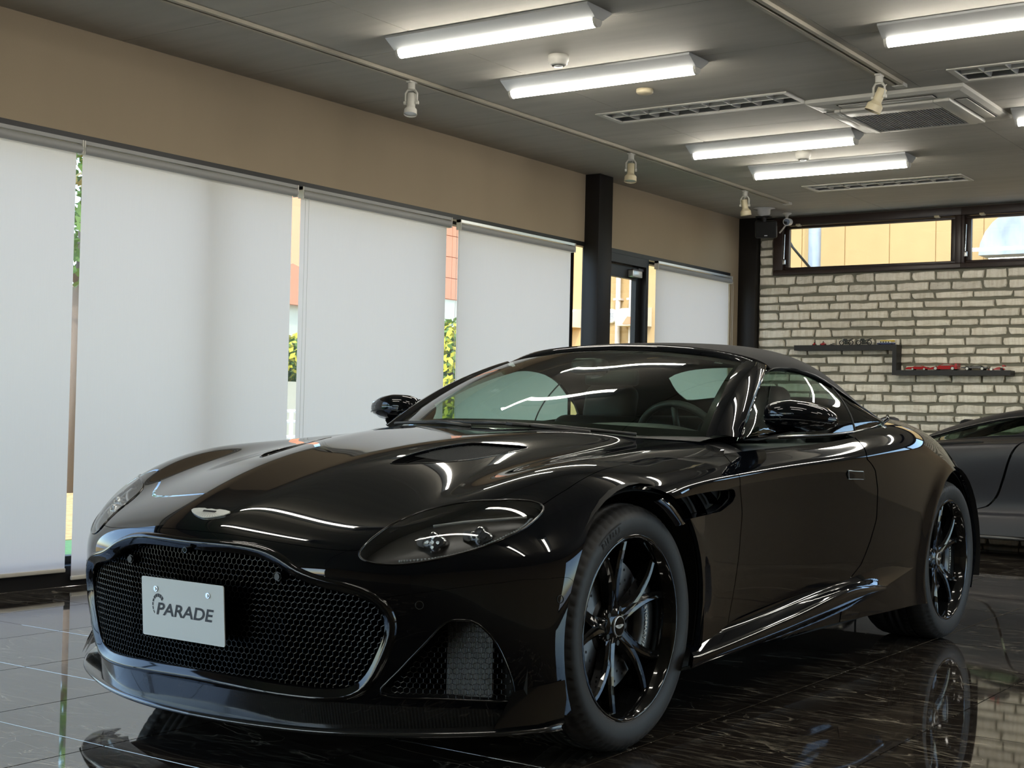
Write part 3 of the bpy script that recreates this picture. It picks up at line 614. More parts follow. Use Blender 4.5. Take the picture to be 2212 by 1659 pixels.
class Sheet:
    """a patch of a parametric skin, cut exactly along scalar fields"""
    def __init__(s,A,quads,polys=None): s.A=A; s.q=quads; s.p=polys or []      # A rows: x,y,z,nx,ny,nz,u,v
    @staticmethod
    def make(fn,u,v,flip=True):
        U,V=np.meshgrid(u,v,indexing='ij'); S=fn(U,V); N=normals(fn,U,V)
        A=np.concatenate([S,N,U[...,None],V[...,None]],-1).reshape(-1,8); nu,nv=len(u),len(v)
        i,j=np.meshgrid(np.arange(nu-1),np.arange(nv-1),indexing='ij'); a=(i*nv+j).ravel(); q=np.stack([a,a+nv,a+nv+1,a+1],1)
        return Sheet(A,q[:,::-1] if flip else q)
    def clip(s,g):
        """keep where field g(A)>=0"""
        G=g(s.A) if callable(g) else g
        G=np.where(np.abs(G)<1e-9,1e-9,G); ins=G>0
        c=ins[s.q].sum(1) if len(s.q) else np.zeros(0); new=[]; extra=[]; cache={}; n0=len(s.A)
        def cut(i,j):
            k=(i,j) if i<j else (j,i)
            if k not in cache:
                t=G[i]/(G[i]-G[j]); cache[k]=n0+len(extra); extra.append(s.A[i]+(s.A[j]-s.A[i])*t)
            return cache[k]
        def do(f):
            out=[]
            for a,b in zip(f,f[1:]+f[:1]):
                if ins[a]: out.append(a)
                if ins[a]!=ins[b]: out.append(cut(a,b))
            if len(out)>=3: new.append(out)
        for f in s.q[(c>0)&(c<4)].tolist(): do(f)
        for f in s.p:
            k=sum(bool(ins[i]) for i in f)
            if k==len(f): new.append(f)
            elif k: do(f)
        A=np.concatenate([s.A,np.array(extra)]) if extra else s.A
        return Sheet(A,s.q[c==4],new)
    def offset(s,d): A=s.A.copy(); A[:,:3]+=A[:,3:6]*d; return Sheet(A,s.q,s.p)
    def mirror(s):
        A=s.A.copy(); A[:,1]*=-1; A[:,4]*=-1
        return Sheet(A,s.q[:,::-1] if len(s.q) else s.q,[f[::-1] for f in s.p])
    def __add__(s,o):
        n=len(s.A); return Sheet(np.concatenate([s.A,o.A]),np.concatenate([s.q,o.q+n]),s.p+[[i+n for i in f] for f in o.p])
    def build(s,name,m,parent,skirt=.012,weld=True):
        used=np.zeros(len(s.A),bool); used[s.q.ravel()]=True
        for f in s.p: used[f]=True
        idx=np.cumsum(used)-1; A=s.A[used]; F=idx[s.q].tolist()+[idx[np.array(f)].tolist() for f in s.p]
        v=A[:,:3]; nrm=A[:,3:6]; nf=len(F)
        if skirt:
            cnt={}
            for f in F:
                for a,b in zip(f,f[1:]+f[:1]): cnt[(a,b)]=cnt.get((a,b),0)+1
            be=[(a,b) for (a,b) in cnt if (b,a) not in cnt and (abs(v[a,1])>1e-5 or abs(v[b,1])>1e-5)]
            if be:
                n=len(v); ks={}; ev=[]
                def top(a):
                    if a not in ks: ks[a]=n+len(ev); ev.append(v[a]); ev.append(v[a]-nrm[a]*skirt)
                    return ks[a]
                for a,b in be: i,j=top(a),top(b); F.append([j,i,i+1,j+1])
                v=np.concatenate([v,np.array(ev)])
                nrm=np.concatenate([nrm,np.repeat([[0,0,1.]],len(ev),0)])
        me=bpy.data.meshes.new(name); me.from_pydata(v.tolist(),[],F); me.polygons.foreach_set('use_smooth',[True]*len(F)); me.update()
        ns=np.zeros((len(me.loops),3)); li=0
        vi=np.zeros(len(me.loops),int); me.loops.foreach_get('vertex_index',vi); ns=nrm[vi].copy()
        ls=np.zeros(len(F),int); lt=np.zeros(len(F),int); me.polygons.foreach_get('loop_start',ls); me.polygons.foreach_get('loop_total',lt)
        if len(F)>nf:
            pn=np.zeros(len(F)*3); me.polygons.foreach_get('normal',pn); pn=pn.reshape(-1,3)
            ow=np.repeat(np.arange(len(F)),lt); msk=ow>=nf; ns[msk]=pn[ow[msk]]
        me.normals_split_custom_set(ns.tolist())
        return link(name,me,m,parent)
def sdf(poly):
    """signed distance to a polygon in (u,v) or any two columns; positive inside"""
    Pn=np.array(poly,float)
    def f(x,y):
        d=np.full(x.shape,1e9); ins=np.zeros(x.shape,bool)
        for (ax,ay),(bx,by) in zip(Pn,np.roll(Pn,-1,0)):
            ex,ey=bx-ax,by-ay; t=np.clip(((x-ax)*ex+(y-ay)*ey)/(ex*ex+ey*ey+1e-12),0,1)
            d=np.minimum(d,np.hypot(x-ax-t*ex,y-ay-t*ey))
            c=((ay>y)!=(by>y)); xi=ax+(y-ay)/(by-ay+1e-12)*ex; ins^=c&(x<xi)
        return np.where(ins,d,-d)
    return f
def smooth_poly(p,n=6,closed=True):
    p=np.array(p,float); m=len(p); out=[]
    for i in range(m if closed else m-1):
        g=lambda k: p[k%m] if closed else p[min(max(k,0),m-1)]
        a,b,c,d=g(i-1),g(i),g(i+1),g(i+2)
        for k in range(n): t=k/n; out.append(.5*(2*b+(c-a)*t+(2*a-5*b+4*c-d)*t*t+(3*b-3*c+d-a)*t**3))
    if not closed: out.append(p[-1])
    return np.array(out)
inuv=lambda poly: (lambda A,f=sdf(poly): f(A[:,6],A[:,7]))
neg=lambda g: (lambda A: -g(A))

# ---- paints
M_paint=mat('black_gloss_paint',(.002,.0026,.0042),.10,ior=1.5)
M_paint.node_tree.nodes['Principled BSDF'].inputs['Roughness'].default_value=.025
M_gloss=mat('gloss_black_trim',(.004,.004,.0045),.07,ior=1.5)
M_satin=mat('satin_black_plastic',(.012,.012,.012),.42)
M_matte=mat('matte_black_liner',(.006,.006,.006),.85)
M_rubber=mat('tyre_rubber',(.016,.0155,.015),.58,bump=(60,.15,.002))
M_fabric=mat('soft_top_fabric',(.011,.0105,.010),.85,bump=(900,.35,.0008),noise=(420,.35))
M_leather=mat('black_leather',(.012,.012,.012),.5)
M_rim=mat('gloss_black_wheel',(.005,.005,.005),.06,ior=1.5)
M_carbon=mat('carbon_fibre',(.010,.010,.010),.18,coat=.6)
def carbon_nodes(m):
    t=m.node_tree; p=t.nodes['Principled BSDF']; tc=t.nodes.new('ShaderNodeTexCoord'); wv=t.nodes.new('ShaderNodeTexWave')
    wv.bands_direction='Y'; wv.inputs['Scale'].default_value=42; wv.inputs['Distortion'].default_value=0
    t.links.new(tc.outputs['Object'],wv.inputs['Vector']); mr=t.nodes.new('ShaderNodeMapRange'); mr.inputs[3].default_value=.006; mr.inputs[4].default_value=.022
    t.links.new(wv.outputs[1],mr.inputs[0]); cc=t.nodes.new('ShaderNodeCombineColor')
    for k in range(3): t.links.new(mr.outputs[0],cc.inputs[k])
    t.links.new(cc.outputs[0],p.inputs['Base Color'])
carbon_nodes(M_carbon)
M_screen=glass_mat('windscreen_glass',(.66,.80,.72),1.0,1.5); M_sideg=glass_mat('side_glass',(.58,.72,.66),1.15,1.55); M_lens=glass_mat('headlamp_lens',(.90,.91,.92),1.1,1.5)
M_frit=mat('glass_frit',(.006,.006,.006),.12)
M_disc=mat('brake_disc_iron',(.20,.20,.21),.32,metal=.9)
M_cal=mat('brake_caliper_black',(.008,.008,.008),.25)
M_mesh=mat('mesh_black',(.006,.006,.006),.25)
M_radi=mat('radiator_fins',(.15,.155,.16),.45,metal=.5)
M_lamp_in=mat('headlamp_bezel',(.035,.034,.032),.30)
M_drl=mat('light_guide',(.22,.23,.23),.18,spec=.7)
M_badge=mat('enamel_silver',(.80,.79,.74),.22,metal=.35)
M_white=mat('plate_white',(.83,.86,.86),.40)
M_ink=mat('plate_ink',(.012,.010,.014),.45)

CARX,CARY,CARR=-2.95,3.60,-PI/2-.0105
car=thing('sports_convertible',(CARX,CARY,0),'glossy black soft-top sports convertible standing in the middle of the showroom','car',rz=CARR)
ORG[car.name]=Vector((0,0,0))          # meshes below are written in the car's own frame

HEAD=[(4.71,3.81),(5.04,3.79),(5.71,3.88),(6.26,3.98),(6.66,4.24),(6.77,4.76),(6.74,5.43),(6.80,6.05),(6.76,6.39),(6.62,6.58),(6.37,6.67),(5.90,6.68),(5.33,6.44),(4.97,6.07),(4.73,5.67),(4.52,5.18),(4.38,4.67),(4.39,4.21),(4.50,3.94)]
HEADS=smooth_poly(HEAD,3)
GRILLE=[(0,.575),(.16,.577),(.25,.571),(.315,.552),(.37,.524),(.43,.505),(.505,.491),(.552,.474),(.583,.443),(.585,.395),(.562,.332),(.535,.281),(.50,.249),(.44,.237),(.31,.238),(.16,.243),(0,.247)]
GR=smooth_poly(GRILLE,3,False)
def offset_open(p,d):
    p=np.array(p); t=np.gradient(p,axis=0); t/=np.linalg.norm(t,axis=1,keepdims=True); n=np.stack([-t[:,1],t[:,0]],1); q=p+n*d; q[0,0]=0; q[-1,0]=0; return q
GRO=offset_open(GR,.034)
INTAKE=[(2.44,6.05),(2.33,5.65),(1.81,5.22),(1.03,4.61),(.30,4.18),(.26,5.27),(.26,6.68),(.32,7.45),(.70,7.52),(1.22,7.36),(1.89,6.98),(2.36,6.45)]
INT=smooth_poly(INTAKE,3)
VENT=smooth_poly([(8.24,2.28),(8.57,2.17),(8.92,2.13),(9.29,2.13),(9.66,2.20),(9.85,2.45),(10.10,2.84),(9.78,2.99),(9.24,3.0),(8.85,2.90),(8.42,2.56)],3)
STRAKE=[(8.30,7.95),(9.0,8.28),(9.8,8.46),(10.35,8.50),(11.1,8.56),(11.93,8.66),(12.02,8.90),(11.93,9.08),(11.52,9.24),(10.9,9.22),(10.23,9.17),(9.86,9.19),(9.45,9.3),(8.3,9.6)]
DOORF=[(12.30,6.3),(12.3,6.51),(12.11,7.55),(12.13,8.0),(12.15,8.69),(12.29,9.40),(12.26,10.27),(12.15,11.34),(12.03,12.54),(12.0,13.2)]
DOORR=[(15.40,6.3),(15.36,6.51),(15.24,8.0),(15.24,8.3),(15.42,8.9),(15.50,9.48),(15.51,10.14),(15.40,10.63),(15.25,11.17),(15.0,11.6),(14.9,13.2)]
BON_SIDE=[(8.74,6.15),(10.14,5.98),(11.22,6.13),(12.27,6.49)]
# bonnet: front edge, inner edge of the headlamp, shut line along the wing, cowl
k0=1; BONNET=[(4.80,-1),(4.80,2.4),(4.84,3.2),(4.93,3.70)]+[tuple(p) for p in HEADS[3:26]]+[(7.5,6.42)]+BON_SIDE+[(12.55,6.0),(12.36,4.9),(12.16,3.9),(11.95,2.8),(11.72,1.5),(11.6,.7),(11.58,0),(11.58,-1)]
BUMP=[(-1,-1),(-1,14),(5.3,14),(4.67,8.78),(4.16,8.11),(3.68,6.90),(3.43,5.85),(3.15,4.89),(2.90,4.25),(2.80,3.9),(2.80,-1)]
us=np.linspace(0,24,24*15+1); vs=np.linspace(0,13,13*11+1)
base=Sheet.make(skin,us,vs)
arch=lambda A: np.where(A[:,1]>.5,np.minimum(np.hypot(A[:,0],A[:,2]-.365)-.405,np.hypot(A[:,0]+2.81,A[:,2]-.36)-.402),1.)
base=base.clip(arch)
gr_in=lambda A,poly=np.concatenate([GRO,(GRO*[-1,1])[::-1]]): np.where(A[:,6]<5.2,sdf(poly)(A[:,1],A[:,2]),-1.)
sh=base.clip(lambda A:-gr_in(A)).clip(neg(inuv(HEADS))).clip(neg(inuv(INT))).clip(neg(inuv(STRAKE)))
g_=.011
inb,inf,inbump=inuv(BONNET),(lambda A: sdf([(-1,-1),(-1,14)]+DOORF[::-1]+[(12.3,-1)])(A[:,6],A[:,7])),inuv(BUMP)
door_poly=DOORF+DOORR[::-1]; indoor=inuv(door_poly)
bonnet=sh.clip(lambda A: inb(A)-g_).clip(neg(inuv(VENT)))
clam=sh.clip(lambda A:-inb(A)-g_).clip(lambda A: inf(A)-g_).clip(lambda A:-inbump(A)-.006).clip(lambda A: 12.30-A[:,6]).clip(lambda A: np.where(A[:,6]>11,A[:,7]-5.9,1))
bumper=sh.clip(lambda A: inbump(A)-.006).clip(lambda A: 6.5-A[:,6])
# cabin opening in the skin behind the cowl
CAB=[(11.95,-1),(11.98,.8),(12.2,2.4),(12.75,4.5),(12.95,5.45),(13.4,5.75),(14.5,5.82),(15.4,5.82),(16.2,5.62),(16.9,4.95),(17.4,4.2),(18.0,3.0),(18.3,1.6),(18.4,0),(18.4,-1)]
incab=inuv(CAB)
door=sh.clip(lambda A: indoor(A)-g_).clip(lambda A:-incab(A))
rear=sh.clip(lambda A:-indoor(A)-g_).clip(lambda A:-incab(A)).clip(lambda A: A[:,6]-13.0).clip(lambda A: sdf([(26,-1),(26,14),(14.5,14)]+DOORR[::-1]+[(15.4,-1)])(A[:,6],A[:,7])+.02)
both=lambda s: s+s.mirror()
both(bonnet).build('bonnet',M_paint,car); both(clam).build('front_wing_panel',M_paint,car); both(bumper).build('front_bumper',M_paint,car)
door.build('door',M_paint,car); door.mirror().build('door',M_paint,car); both(rear).build('rear_body',M_paint,car)
# cowl panel under the wipers
cowl=sh.clip(lambda A:-inb(A)+.02).clip(lambda A: 13.0-A[:,6]).clip(lambda A: A[:,6]-11.3).clip(lambda A: 6.1-A[:,7])
both(cowl.offset(-.010)).build('cowl_panel',M_satin,car,skirt=0)
# dark shell behind all the openings
inn=Sheet.make(skin,np.linspace(0,24,97),np.linspace(0,13,53)).clip(arch).clip(lambda A:-gr_in(A)-.0).clip(neg(inuv(INT))).clip(lambda A:-incab(A)-.25).clip(neg(inuv(HEADS))).clip(neg(inuv(VENT))).clip(neg(inuv(STRAKE)))
both(inn.offset(-.020)).build('inner_shell',M_matte,car,skirt=0)

def on(u,v,d=0.):
    p=skin(np.array(u,float),np.array(v,float)); n=normals(skin,np.array(u,float),np.array(v,float)); return Vector(p+n*d)
def sides(fn):
    for s in (1,-1): fn(s)
mir=lambda p,s: Vector((p[0],p[1]*s,p[2]))
def cut_tube(poly,r,name,m,d=0.,closed=True,par=car,s=1,n=6):
    pts=[mir(on(u,v,d),s) for u,v in poly]
    if closed: pts=pts+[pts[0]]
    return MB().tube(pts,r,n=n,cap=not closed).build(name,m,par)

# ---- grille
def gx(y,z):                 # nose depth at a point of the grille opening (mean skin line)
    y=np.abs(y); return np.interp(y,[0,.16,.31,.43,.505,.555,.60,.66],[.889,.876,.848,.815,.792,.774,.757,.73])+np.interp(z,[.2,.3,.42,.55,.6],[-.006,0,.004,0,-.006])
# outer rim lies on the bumper cut; the frame falls back to the mesh in three steps
full=np.concatenate([GR,(GR*[-1,1])[::-1][1:-1]]); fullo=np.concatenate([GRO,(GRO*[-1,1])[::-1][1:-1]])
skx=[]
from mathutils.kdtree import KDTree
_s=Sheet.make(skin,np.linspace(0,5,81),np.linspace(0,7.5,121)); kd=KDTree(len(_s.A))
for i,a in enumerate(_s.A): kd.insert((0,a[1],a[2]),i)
kd.balance()
def skin_x(y,z):
    co=kd.find_n((0,abs(y),z),4); w_=[1/(c[2]+1e-4) for c in co]; return sum(_s.A[c[1],0]*k for c,k in zip(co,w_))/sum(w_)
ring=[]
for t,dx in ((1.06,-.03),(1.0,.004),(.86,.012),(.55,.010),(.30,-.004),(.12,-.006),(0,-.012),(0,-.05)):
    r=full+(fullo-full)*t
    ring.append([(skin_x(*(full[i]+(fullo[i]-full[i])*min(t,1.)))+dx,y,z) for i,(y,z) in enumerate(r)])
ring=np.array(ring); ring=np.concatenate([ring,ring[:,:1]],1)
MB().grid(ring,flip=False).build('grille_surround',M_gloss,car)
# honeycomb of thin walls set back in the frame
pit=.0172; rr=pit/math.sqrt(3); fs=sdf(full); hexm=MB(); seen={}; vn=[]; edges=set()
for r in range(-2,40):
    for c in range(-40,41):
        cy=c*pit+(r%2)*pit/2; cz=.225+r*rr*1.5; ids=[]
        if fs(np.array([cy]),np.array([cz]))[0]<-.012: continue
        for k in range(6):
            a=R(60*k+30); p=(round(cy+rr*math.cos(a),4),round(cz+rr*math.sin(a),4))
            if p not in seen: seen[p]=len(vn); vn.append(p)
            ids.append(seen[p])
        for a,b in zip(ids,ids[1:]+ids[:1]): edges.add((min(a,b),max(a,b)))
vn=np.array(vn); okv=fs(vn[:,0],vn[:,1])>-.004
for a,b in edges:
    if not (okv[a] and okv[b]): continue
    (y0,z0),(y1,z1)=vn[a],vn[b]; L_=math.hypot(y1-y0,z1-z0); ny,nz=-(z1-z0)/L_,(y1-y0)/L_; v=[]
    for (y,z) in ((y0,z0),(y1,z1)):
        x=float(gx(y,z))-.030
        for d,o in ((0,-.0009),(0,.0009),(-.004,.0019),(-.022,.0012),(-.022,-.0012),(-.004,-.0019)): v.append((x+d,y+ny*o,z+nz*o))
    hexm.add(v,[(0,1,7,6),(1,2,8,7),(2,3,9,8),(4,5,11,10),(5,0,6,11)])
o=hexm.build('grille_mesh',mat('grille_black',(.003,.003,.003),.22,spec=.22),car); o['kind']='stuff'
bk=MB(); m=len(full); bk.add([(float(gx(y,z))-.085,y,z) for y,z in full*1.0]+[(.80,0,.40)],[(k,(k+1)%m,m) for k in range(m)]).build('grille_backing',M_gloss,car)
# sensors and camera in the grille
for s in (1,-1):
    c=Vector((float(gx(.30,.52))-.010,.298*s,.524))
    hx=MB(); hx.cyl(c+Vector((-.03,0,0)),c,.0135,n=6,smooth=False).cyl(c,c+Vector((.004,0,0)),.0095,n=20).build('parking_sensor',M_satin,car)
c=Vector((skin_x(0,.578)+.0,0.004,.583)); MB().cyl(c+Vector((-.02,0,-.004)),c+Vector((.016,0,-.006)),.0085,n=18).cyl(c+Vector((.016,0,-.006)),c+Vector((.0165,0,-.006)),.006,n=18).build('front_camera',M_gloss,car)
for uv in ((2.80,5.10),(3.76,8.91)):
    for s in (1,-1):
        c=mir(on(*uv,.0),s); n=mir(Vector(normals(skin,np.array(uv[0]),np.array(uv[1]))),s); u_=n.orthogonal().normalized(); w_=n.cross(u_)
        MB().tube([c+n*.001+.0105*(math.cos(a)*u_+math.sin(a)*w_) for a in [2*PI*k/24 for k in range(25)]],.0009,n=5,cap=False).build('sensor_ring',M_chrome if False else M_satin,car)
# number plate
plx,plz,plw,plh=.908,.4105,.33,.165
Mp=Matrix.Translation((plx,.004,plz))@Matrix.Rotation(R(4),4,'Y')
def rrect(w_,h_,r,n=5):
    out=[]
    for sx,sy,a0 in ((1,1,0),(-1,1,90),(-1,-1,180),(1,-1,270)):
        for k in range(n+1): a=R(a0+90*k/n); out.append((sx*(w_/2-r)+r*math.cos(a),sy*(h_/2-r)+r*math.sin(a)))
    return out
pl=MB().prism(rrect(plw,plh,.006),0,-.003,0).xf(Mp).build('number_plate',M_white,car)
MB().box((-.035,-.12,-.04),(-.003,.12,.04)).xf(Mp).build('plate_bracket',M_satin,car)
for yy in (-.105,.105):
    MB().cyl((0,yy,.052),(.003,yy,.052),.008,n=16).cyl((.003,yy,.052),(.0055,yy,.052),.0055,.004,n=16).xf(Mp).build('plate_screw',M_chrome,pl)
# the letters on the plate: slanted heavy capitals with a rev-counter arc over the first
def slab(poly,m=None):
    return [(p[0],p[1]) for p in poly]
GL=MB()
def letter(polys,x0,w_,h_=.036,z0=-.022,sl=.30):
    for poly in polys:
        pts=[(x0+px*w_+pz*h_*sl,z0+pz*h_) for px,pz in poly]
        bm=bmesh.new(); vs_=[bm.verts.new((.0006,a,b)) for a,b in pts]; bm.faces.new(vs_); bmesh.ops.triangulate(bm,faces=bm.faces[:]); GL.bm(bm)
A_=[[(0,0),(.46,0),(.46,.10),(.22,.10),(.62,.80),(.82,0),(1.12,0),(.86,1),(.60,1)]]
P_=[[(0,0),(.30,0),(.30,1),(0,1)],[(.30,.74),(.62,.74),(.66,.66),(.66,.52),(.60,.46),(.38,.46),(.38,.28),(.72,.28),(.90,.42),(.98,.70),(.92,.92),(.80,1),(.30,1)]]
R_=[[(0,0),(.30,0),(.30,1),(0,1)],[(.30,.76),(.64,.76),(.68,.70),(.66,.58),(.58,.54),(.42,.54),(.42,.44),(.72,0),(1.06,0),(.76,.38),(.90,.48),(.98,.72),(.92,.92),(.80,1),(.30,1)]]
D_=[[(0,0),(.30,0),(.30,1),(0,1)],[(.30,0),(.74,0),(.94,.16),(.98,.5),(.94,.84),(.78,1),(.30,1),(.30,.80),(.58,.80),(.66,.70),(.68,.5),(.66,.30),(.58,.18),(.30,.18)]]
E_=[[(.12,0),(.82,0),(.82,.14),(.40,.14),(.32,.24),(.32,.76),(.38,.86),(1.02,.86),(1.04,1),(.20,1),(.06,.90),(0,.74),(0,.22),(.04,.08)],[(.44,.42),(.86,.42),(.88,.56),(.46,.56)]]
v_,f_=text_mesh('PARADE',.052,0,.22,.0011); xs_=[p[0] for p in v_]; kx=.232/(max(xs_)-min(xs_))
GL.add([(.0006,(p[0]-min(xs_))*kx-.106,p[1]*.92-.005) for p in v_],f_)
for k in range(9):
    a0=R(38+k*21.5); a1=a0+R(17); ro=.0265; th=.0095*(1-.085*k); cxy,czz=-.096,.006
    q=[(cxy+1.0*r_*math.cos(a),czz+1.25*r_*math.sin(a)) for r_,a in ((ro,a0),(ro,a1),(ro-th,a1),(ro-th,a0))]
    GL.add([(.0006,a,b) for a,b in q],[(0,1,2,3)])
GL.xf(Mp).build('plate_lettering',M_ink,pl)

# ---- headlamps
def headlamp(s):
    lens=Sheet.make(skin,np.linspace(4,7.2,60),np.linspace(3.5,7,60)).clip(inuv(HEADS))
    L2=(lens if s==1 else lens.mirror()).offset(.001)
    hl=L2.build('headlamp',M_lens,car,skirt=0)
    cen=HEADS.mean(0); inner=cen+(HEADS-cen)*.90
    b=lens.offset(-.050); b=(b if s==1 else b.mirror()); b.build('headlamp_bowl',M_lamp_in,hl,skirt=0)
    rim=np.array([[mir(on(u,v,d),s) for u,v in list(HEADS)+[HEADS[0]]] for d in (.001,-.020,-.050)])
    MB().grid(rim,flip=(s==1)).build('bowl_wall',M_matte,hl)
    cut_tube(HEADS,.0032,'lamp_seal',M_gloss,0.0005,par=hl,s=s)
    # two clover-shaped projectors
    for k,(uv,rot) in enumerate((((5.52,4.98),8),((5.62,5.87),0))):
        c=on(*uv,-.030); n=Vector((.93,.28,.10)).normalized(); u_=Vector((0,0,1)).cross(n).normalized(); w_=n.cross(u_); pr=[]
        for j in range(40):
            a=2*PI*j/40; r_=.0195+.0065*abs(math.cos(2*a))**1.5*1.2+(.006*abs(math.cos(a))**6); a2=a+R(rot); pr.append((r_*math.cos(a2),r_*math.sin(a2)))
        def lay(sc,dd): return [mir(c+n*dd+u_*(x_*sc)+w_*(y_*sc),s) for x_,y_ in pr]
        mb=MB(); rows_=np.array([lay(1.0,-.03),lay(1.06,.0),lay(1.04,.006),lay(.93,.008)]); rows_=np.concatenate([rows_,rows_[:,:1]],1); mb.grid(rows_,flip=s==1); mb.build('projector_ring',M_chrome,hl)
        face=MB(); face.add(lay(.93,.006)+[mir(c+n*.012,s)],[(j,(j+1)%40,40) if s==1 else ((j+1)%40,j,40) for j in range(40)],True); face.build('projector_lens',mat('projector_glass',(.045,.05,.06),.05,spec=.9) if 'projector_glass' not in MATS else MATS['projector_glass'],hl)
        for dx_,dy_ in ((0,0),(.015,0),(-.015,0),(0,.013),(0,-.013)):
            p=c+n*.009+u_*dx_+w_*dy_; mb=MB().cyl(mir(p,s),mir(p+n*.004,s),.0062,.0045,n=12); mb.build('led_lens',MATS['projector_glass'],hl)
        p=c-n*.005+u_*(-.034); MB().cyl(mir(p-n*.02,s),mir(p+n*.012,s),.016,.014,n=16).build('projector_shroud',M_satin,hl)
    up=smooth_poly([(6.20,4.62),(6.20,5.1),(6.24,5.79),(6.42,6.40)],8,False); lo=smooth_poly([(4.60,4.60),(4.66,5.24),(4.88,5.80),(5.25,6.25),(5.85,6.57),(6.30,6.58)],8,False)
    MB().tube([mir(on(u,v,-.024),s) for u,v in up],.0045,n=6).build('light_strip',M_drl,hl)
    mb=MB()
    for k in range(52):
        t=k/51*(len(lo)-1); i=min(int(t),len(lo)-2); u,v=lo[i]+(lo[i+1]-lo[i])*(t-i); p=mir(on(u,v,-.012),s)
        mb.rbox((p.x-.0032,p.y-.0032,p.z-.0032),(p.x+.0032,p.y+.0032,p.z+.0032),.001)
    o=mb.build('light_beads',M_drl,hl); o['kind']='stuff'
sides(headlamp)
# ---- side intakes with hexagon mesh and the radiator behind
def intake(s):
    cen=INT.mean(0)
    rim=np.array([[mir(on(u,v,d),s) for u,v in list(INT)+[INT[0]]] for d in (.002,-.006,-.035,-.06)])
    it=MB().grid(rim,flip=s==1).build('side_intake',M_satin,car)
    cut_tube(INT,.0035,'intake_lip',M_gloss,.0,par=it,s=s)
    pitch=.0158; r3=pitch/math.sqrt(3); y0,y1=.55,.88; fin=sdf([(y,z) for y,z in [tuple(on(u,v))[1:] for u,v in INT]]); mb=MB(); sd={}; vv=[]; ed=set()
    P3=[on(u,v) for u,v in INT]; ym=[p.y for p in P3]; xm=[p.x for p in P3]; co=np.polyfit(ym,xm,2)
    for r in range(0,22):
        for c in range(0,26):
            cy=y0+c*pitch+(r%2)*pitch/2; cz=.20+r*r3*1.5; ids=[]
            if fin(np.array([cy]),np.array([cz]))[0]<-.004: continue
            for k in range(6):
                a=R(60*k+30); p=(round(cy+r3*math.cos(a),4),round(cz+r3*math.sin(a),4))
                if p not in sd: sd[p]=len(vv); vv.append(p)
                ids.append(sd[p])
            for a,b in zip(ids,ids[1:]+ids[:1]): ed.add((min(a,b),max(a,b)))
    va=np.array(vv); okk=fin(va[:,0],va[:,1])>.001
    for a,b in ed:
        if not(okk[a] and okk[b]): continue
        pa,pb=[Vector((np.polyval(co,vv[i][0])-.028,vv[i][0]*s,vv[i][1])) for i in (a,b)]
        mb.tube([pa,pb],.00075,n=4,smooth=False,cap=False)
    o=mb.build('intake_mesh',M_mesh,it); o['kind']='stuff'
    # radiator core: upright fins on a curved core
    for nm,mm in (('radiator_core',M_matte),):
        pts=[(.655-.30*(k/14)**1.3*0-.05*math.sin(PI*k/14)*0-.06-.055*(k/14),.690+.105*k/14) for k in range(15)]
        MB().add([(x_-.004,y_*s,.225) for x_,y_ in pts]+[(x_-.004,y_*s,.43) for x_,y_ in pts],[(k,k+1,16+k,15+k) for k in range(14)]).build(nm,mm,it)
        mb=MB()
        for k in range(34):
            t=k/33; x_=.595-.055*t; y_=.690+.105*t; mb.box((x_-.004,(y_-.0009)*s,.225),(x_+.004,(y_+.0009)*s,.43))
        o=mb.build('radiator_fins',M_radi,it); o['kind']='stuff'
    MB().add([(.50,.55*s,.44),(.50,.88*s,.44),(.50,.88*s,.20),(.50,.55*s,.20)],[(0,1,2,3)]).build('duct_back',M_matte,it)
sides(intake)
# ---- lower lip, splitter
c0=[on(.02,v) for v in np.linspace(0,8.2,30)]
lip=np.array([[(p.x-.004-.02*t,p.y,p.z+.006-(p.z-.118)*t) for p in c0] for t in (0,.5,1.)])
lipm=lip.copy(); lipm[...,1]*=-1
MB().grid(lip).grid(lipm,flip=True).build('lower_lip',M_carbon,car)
SPL=smooth_poly([(.872,0),(.862,.15),(.834,.30),(.79,.45),(.727,.60),(.655,.73),(.565,.84),(.475,.915),(.415,.935)],4,False)
def zs(y): return .112+.026*max(0,(y-.35)/.6)**1.5
tp=[];
for k,(x_,y_) in enumerate(SPL):
    xi=max(x_-.17,.38) if y_<.8 else max(x_-.10,.36); z_=zs(y_); tp.append([(xi,y_*.97,z_+.020),(x_-.012,y_,z_+.019),(x_,y_,z_+.014),(x_+.002,y_,z_+.008),(x_-.006,y_,z_+.001),(xi,y_*.97,z_)])
tp=np.array(tp); tm=tp.copy(); tm[...,1]*=-1
MB().grid(tp,flip=True).grid(tm).build('splitter',M_carbon,car)
def winglet(s):
    P2=np.array([[(.585,.835*s,.155),(.50,.915*s,.165),(.42,.945*s,.175)],[(.555,.845*s,.20),(.47,.92*s,.215),(.41,.945*s,.225)],[(.52,.85*s,.245),(.455,.91*s,.262),(.405,.935*s,.27)]])
    MB().grid(P2,flip=s<0).grid(P2+[-.008,-.006*s,0],flip=s>0).build('corner_winglet',M_gloss,car)
sides(winglet)
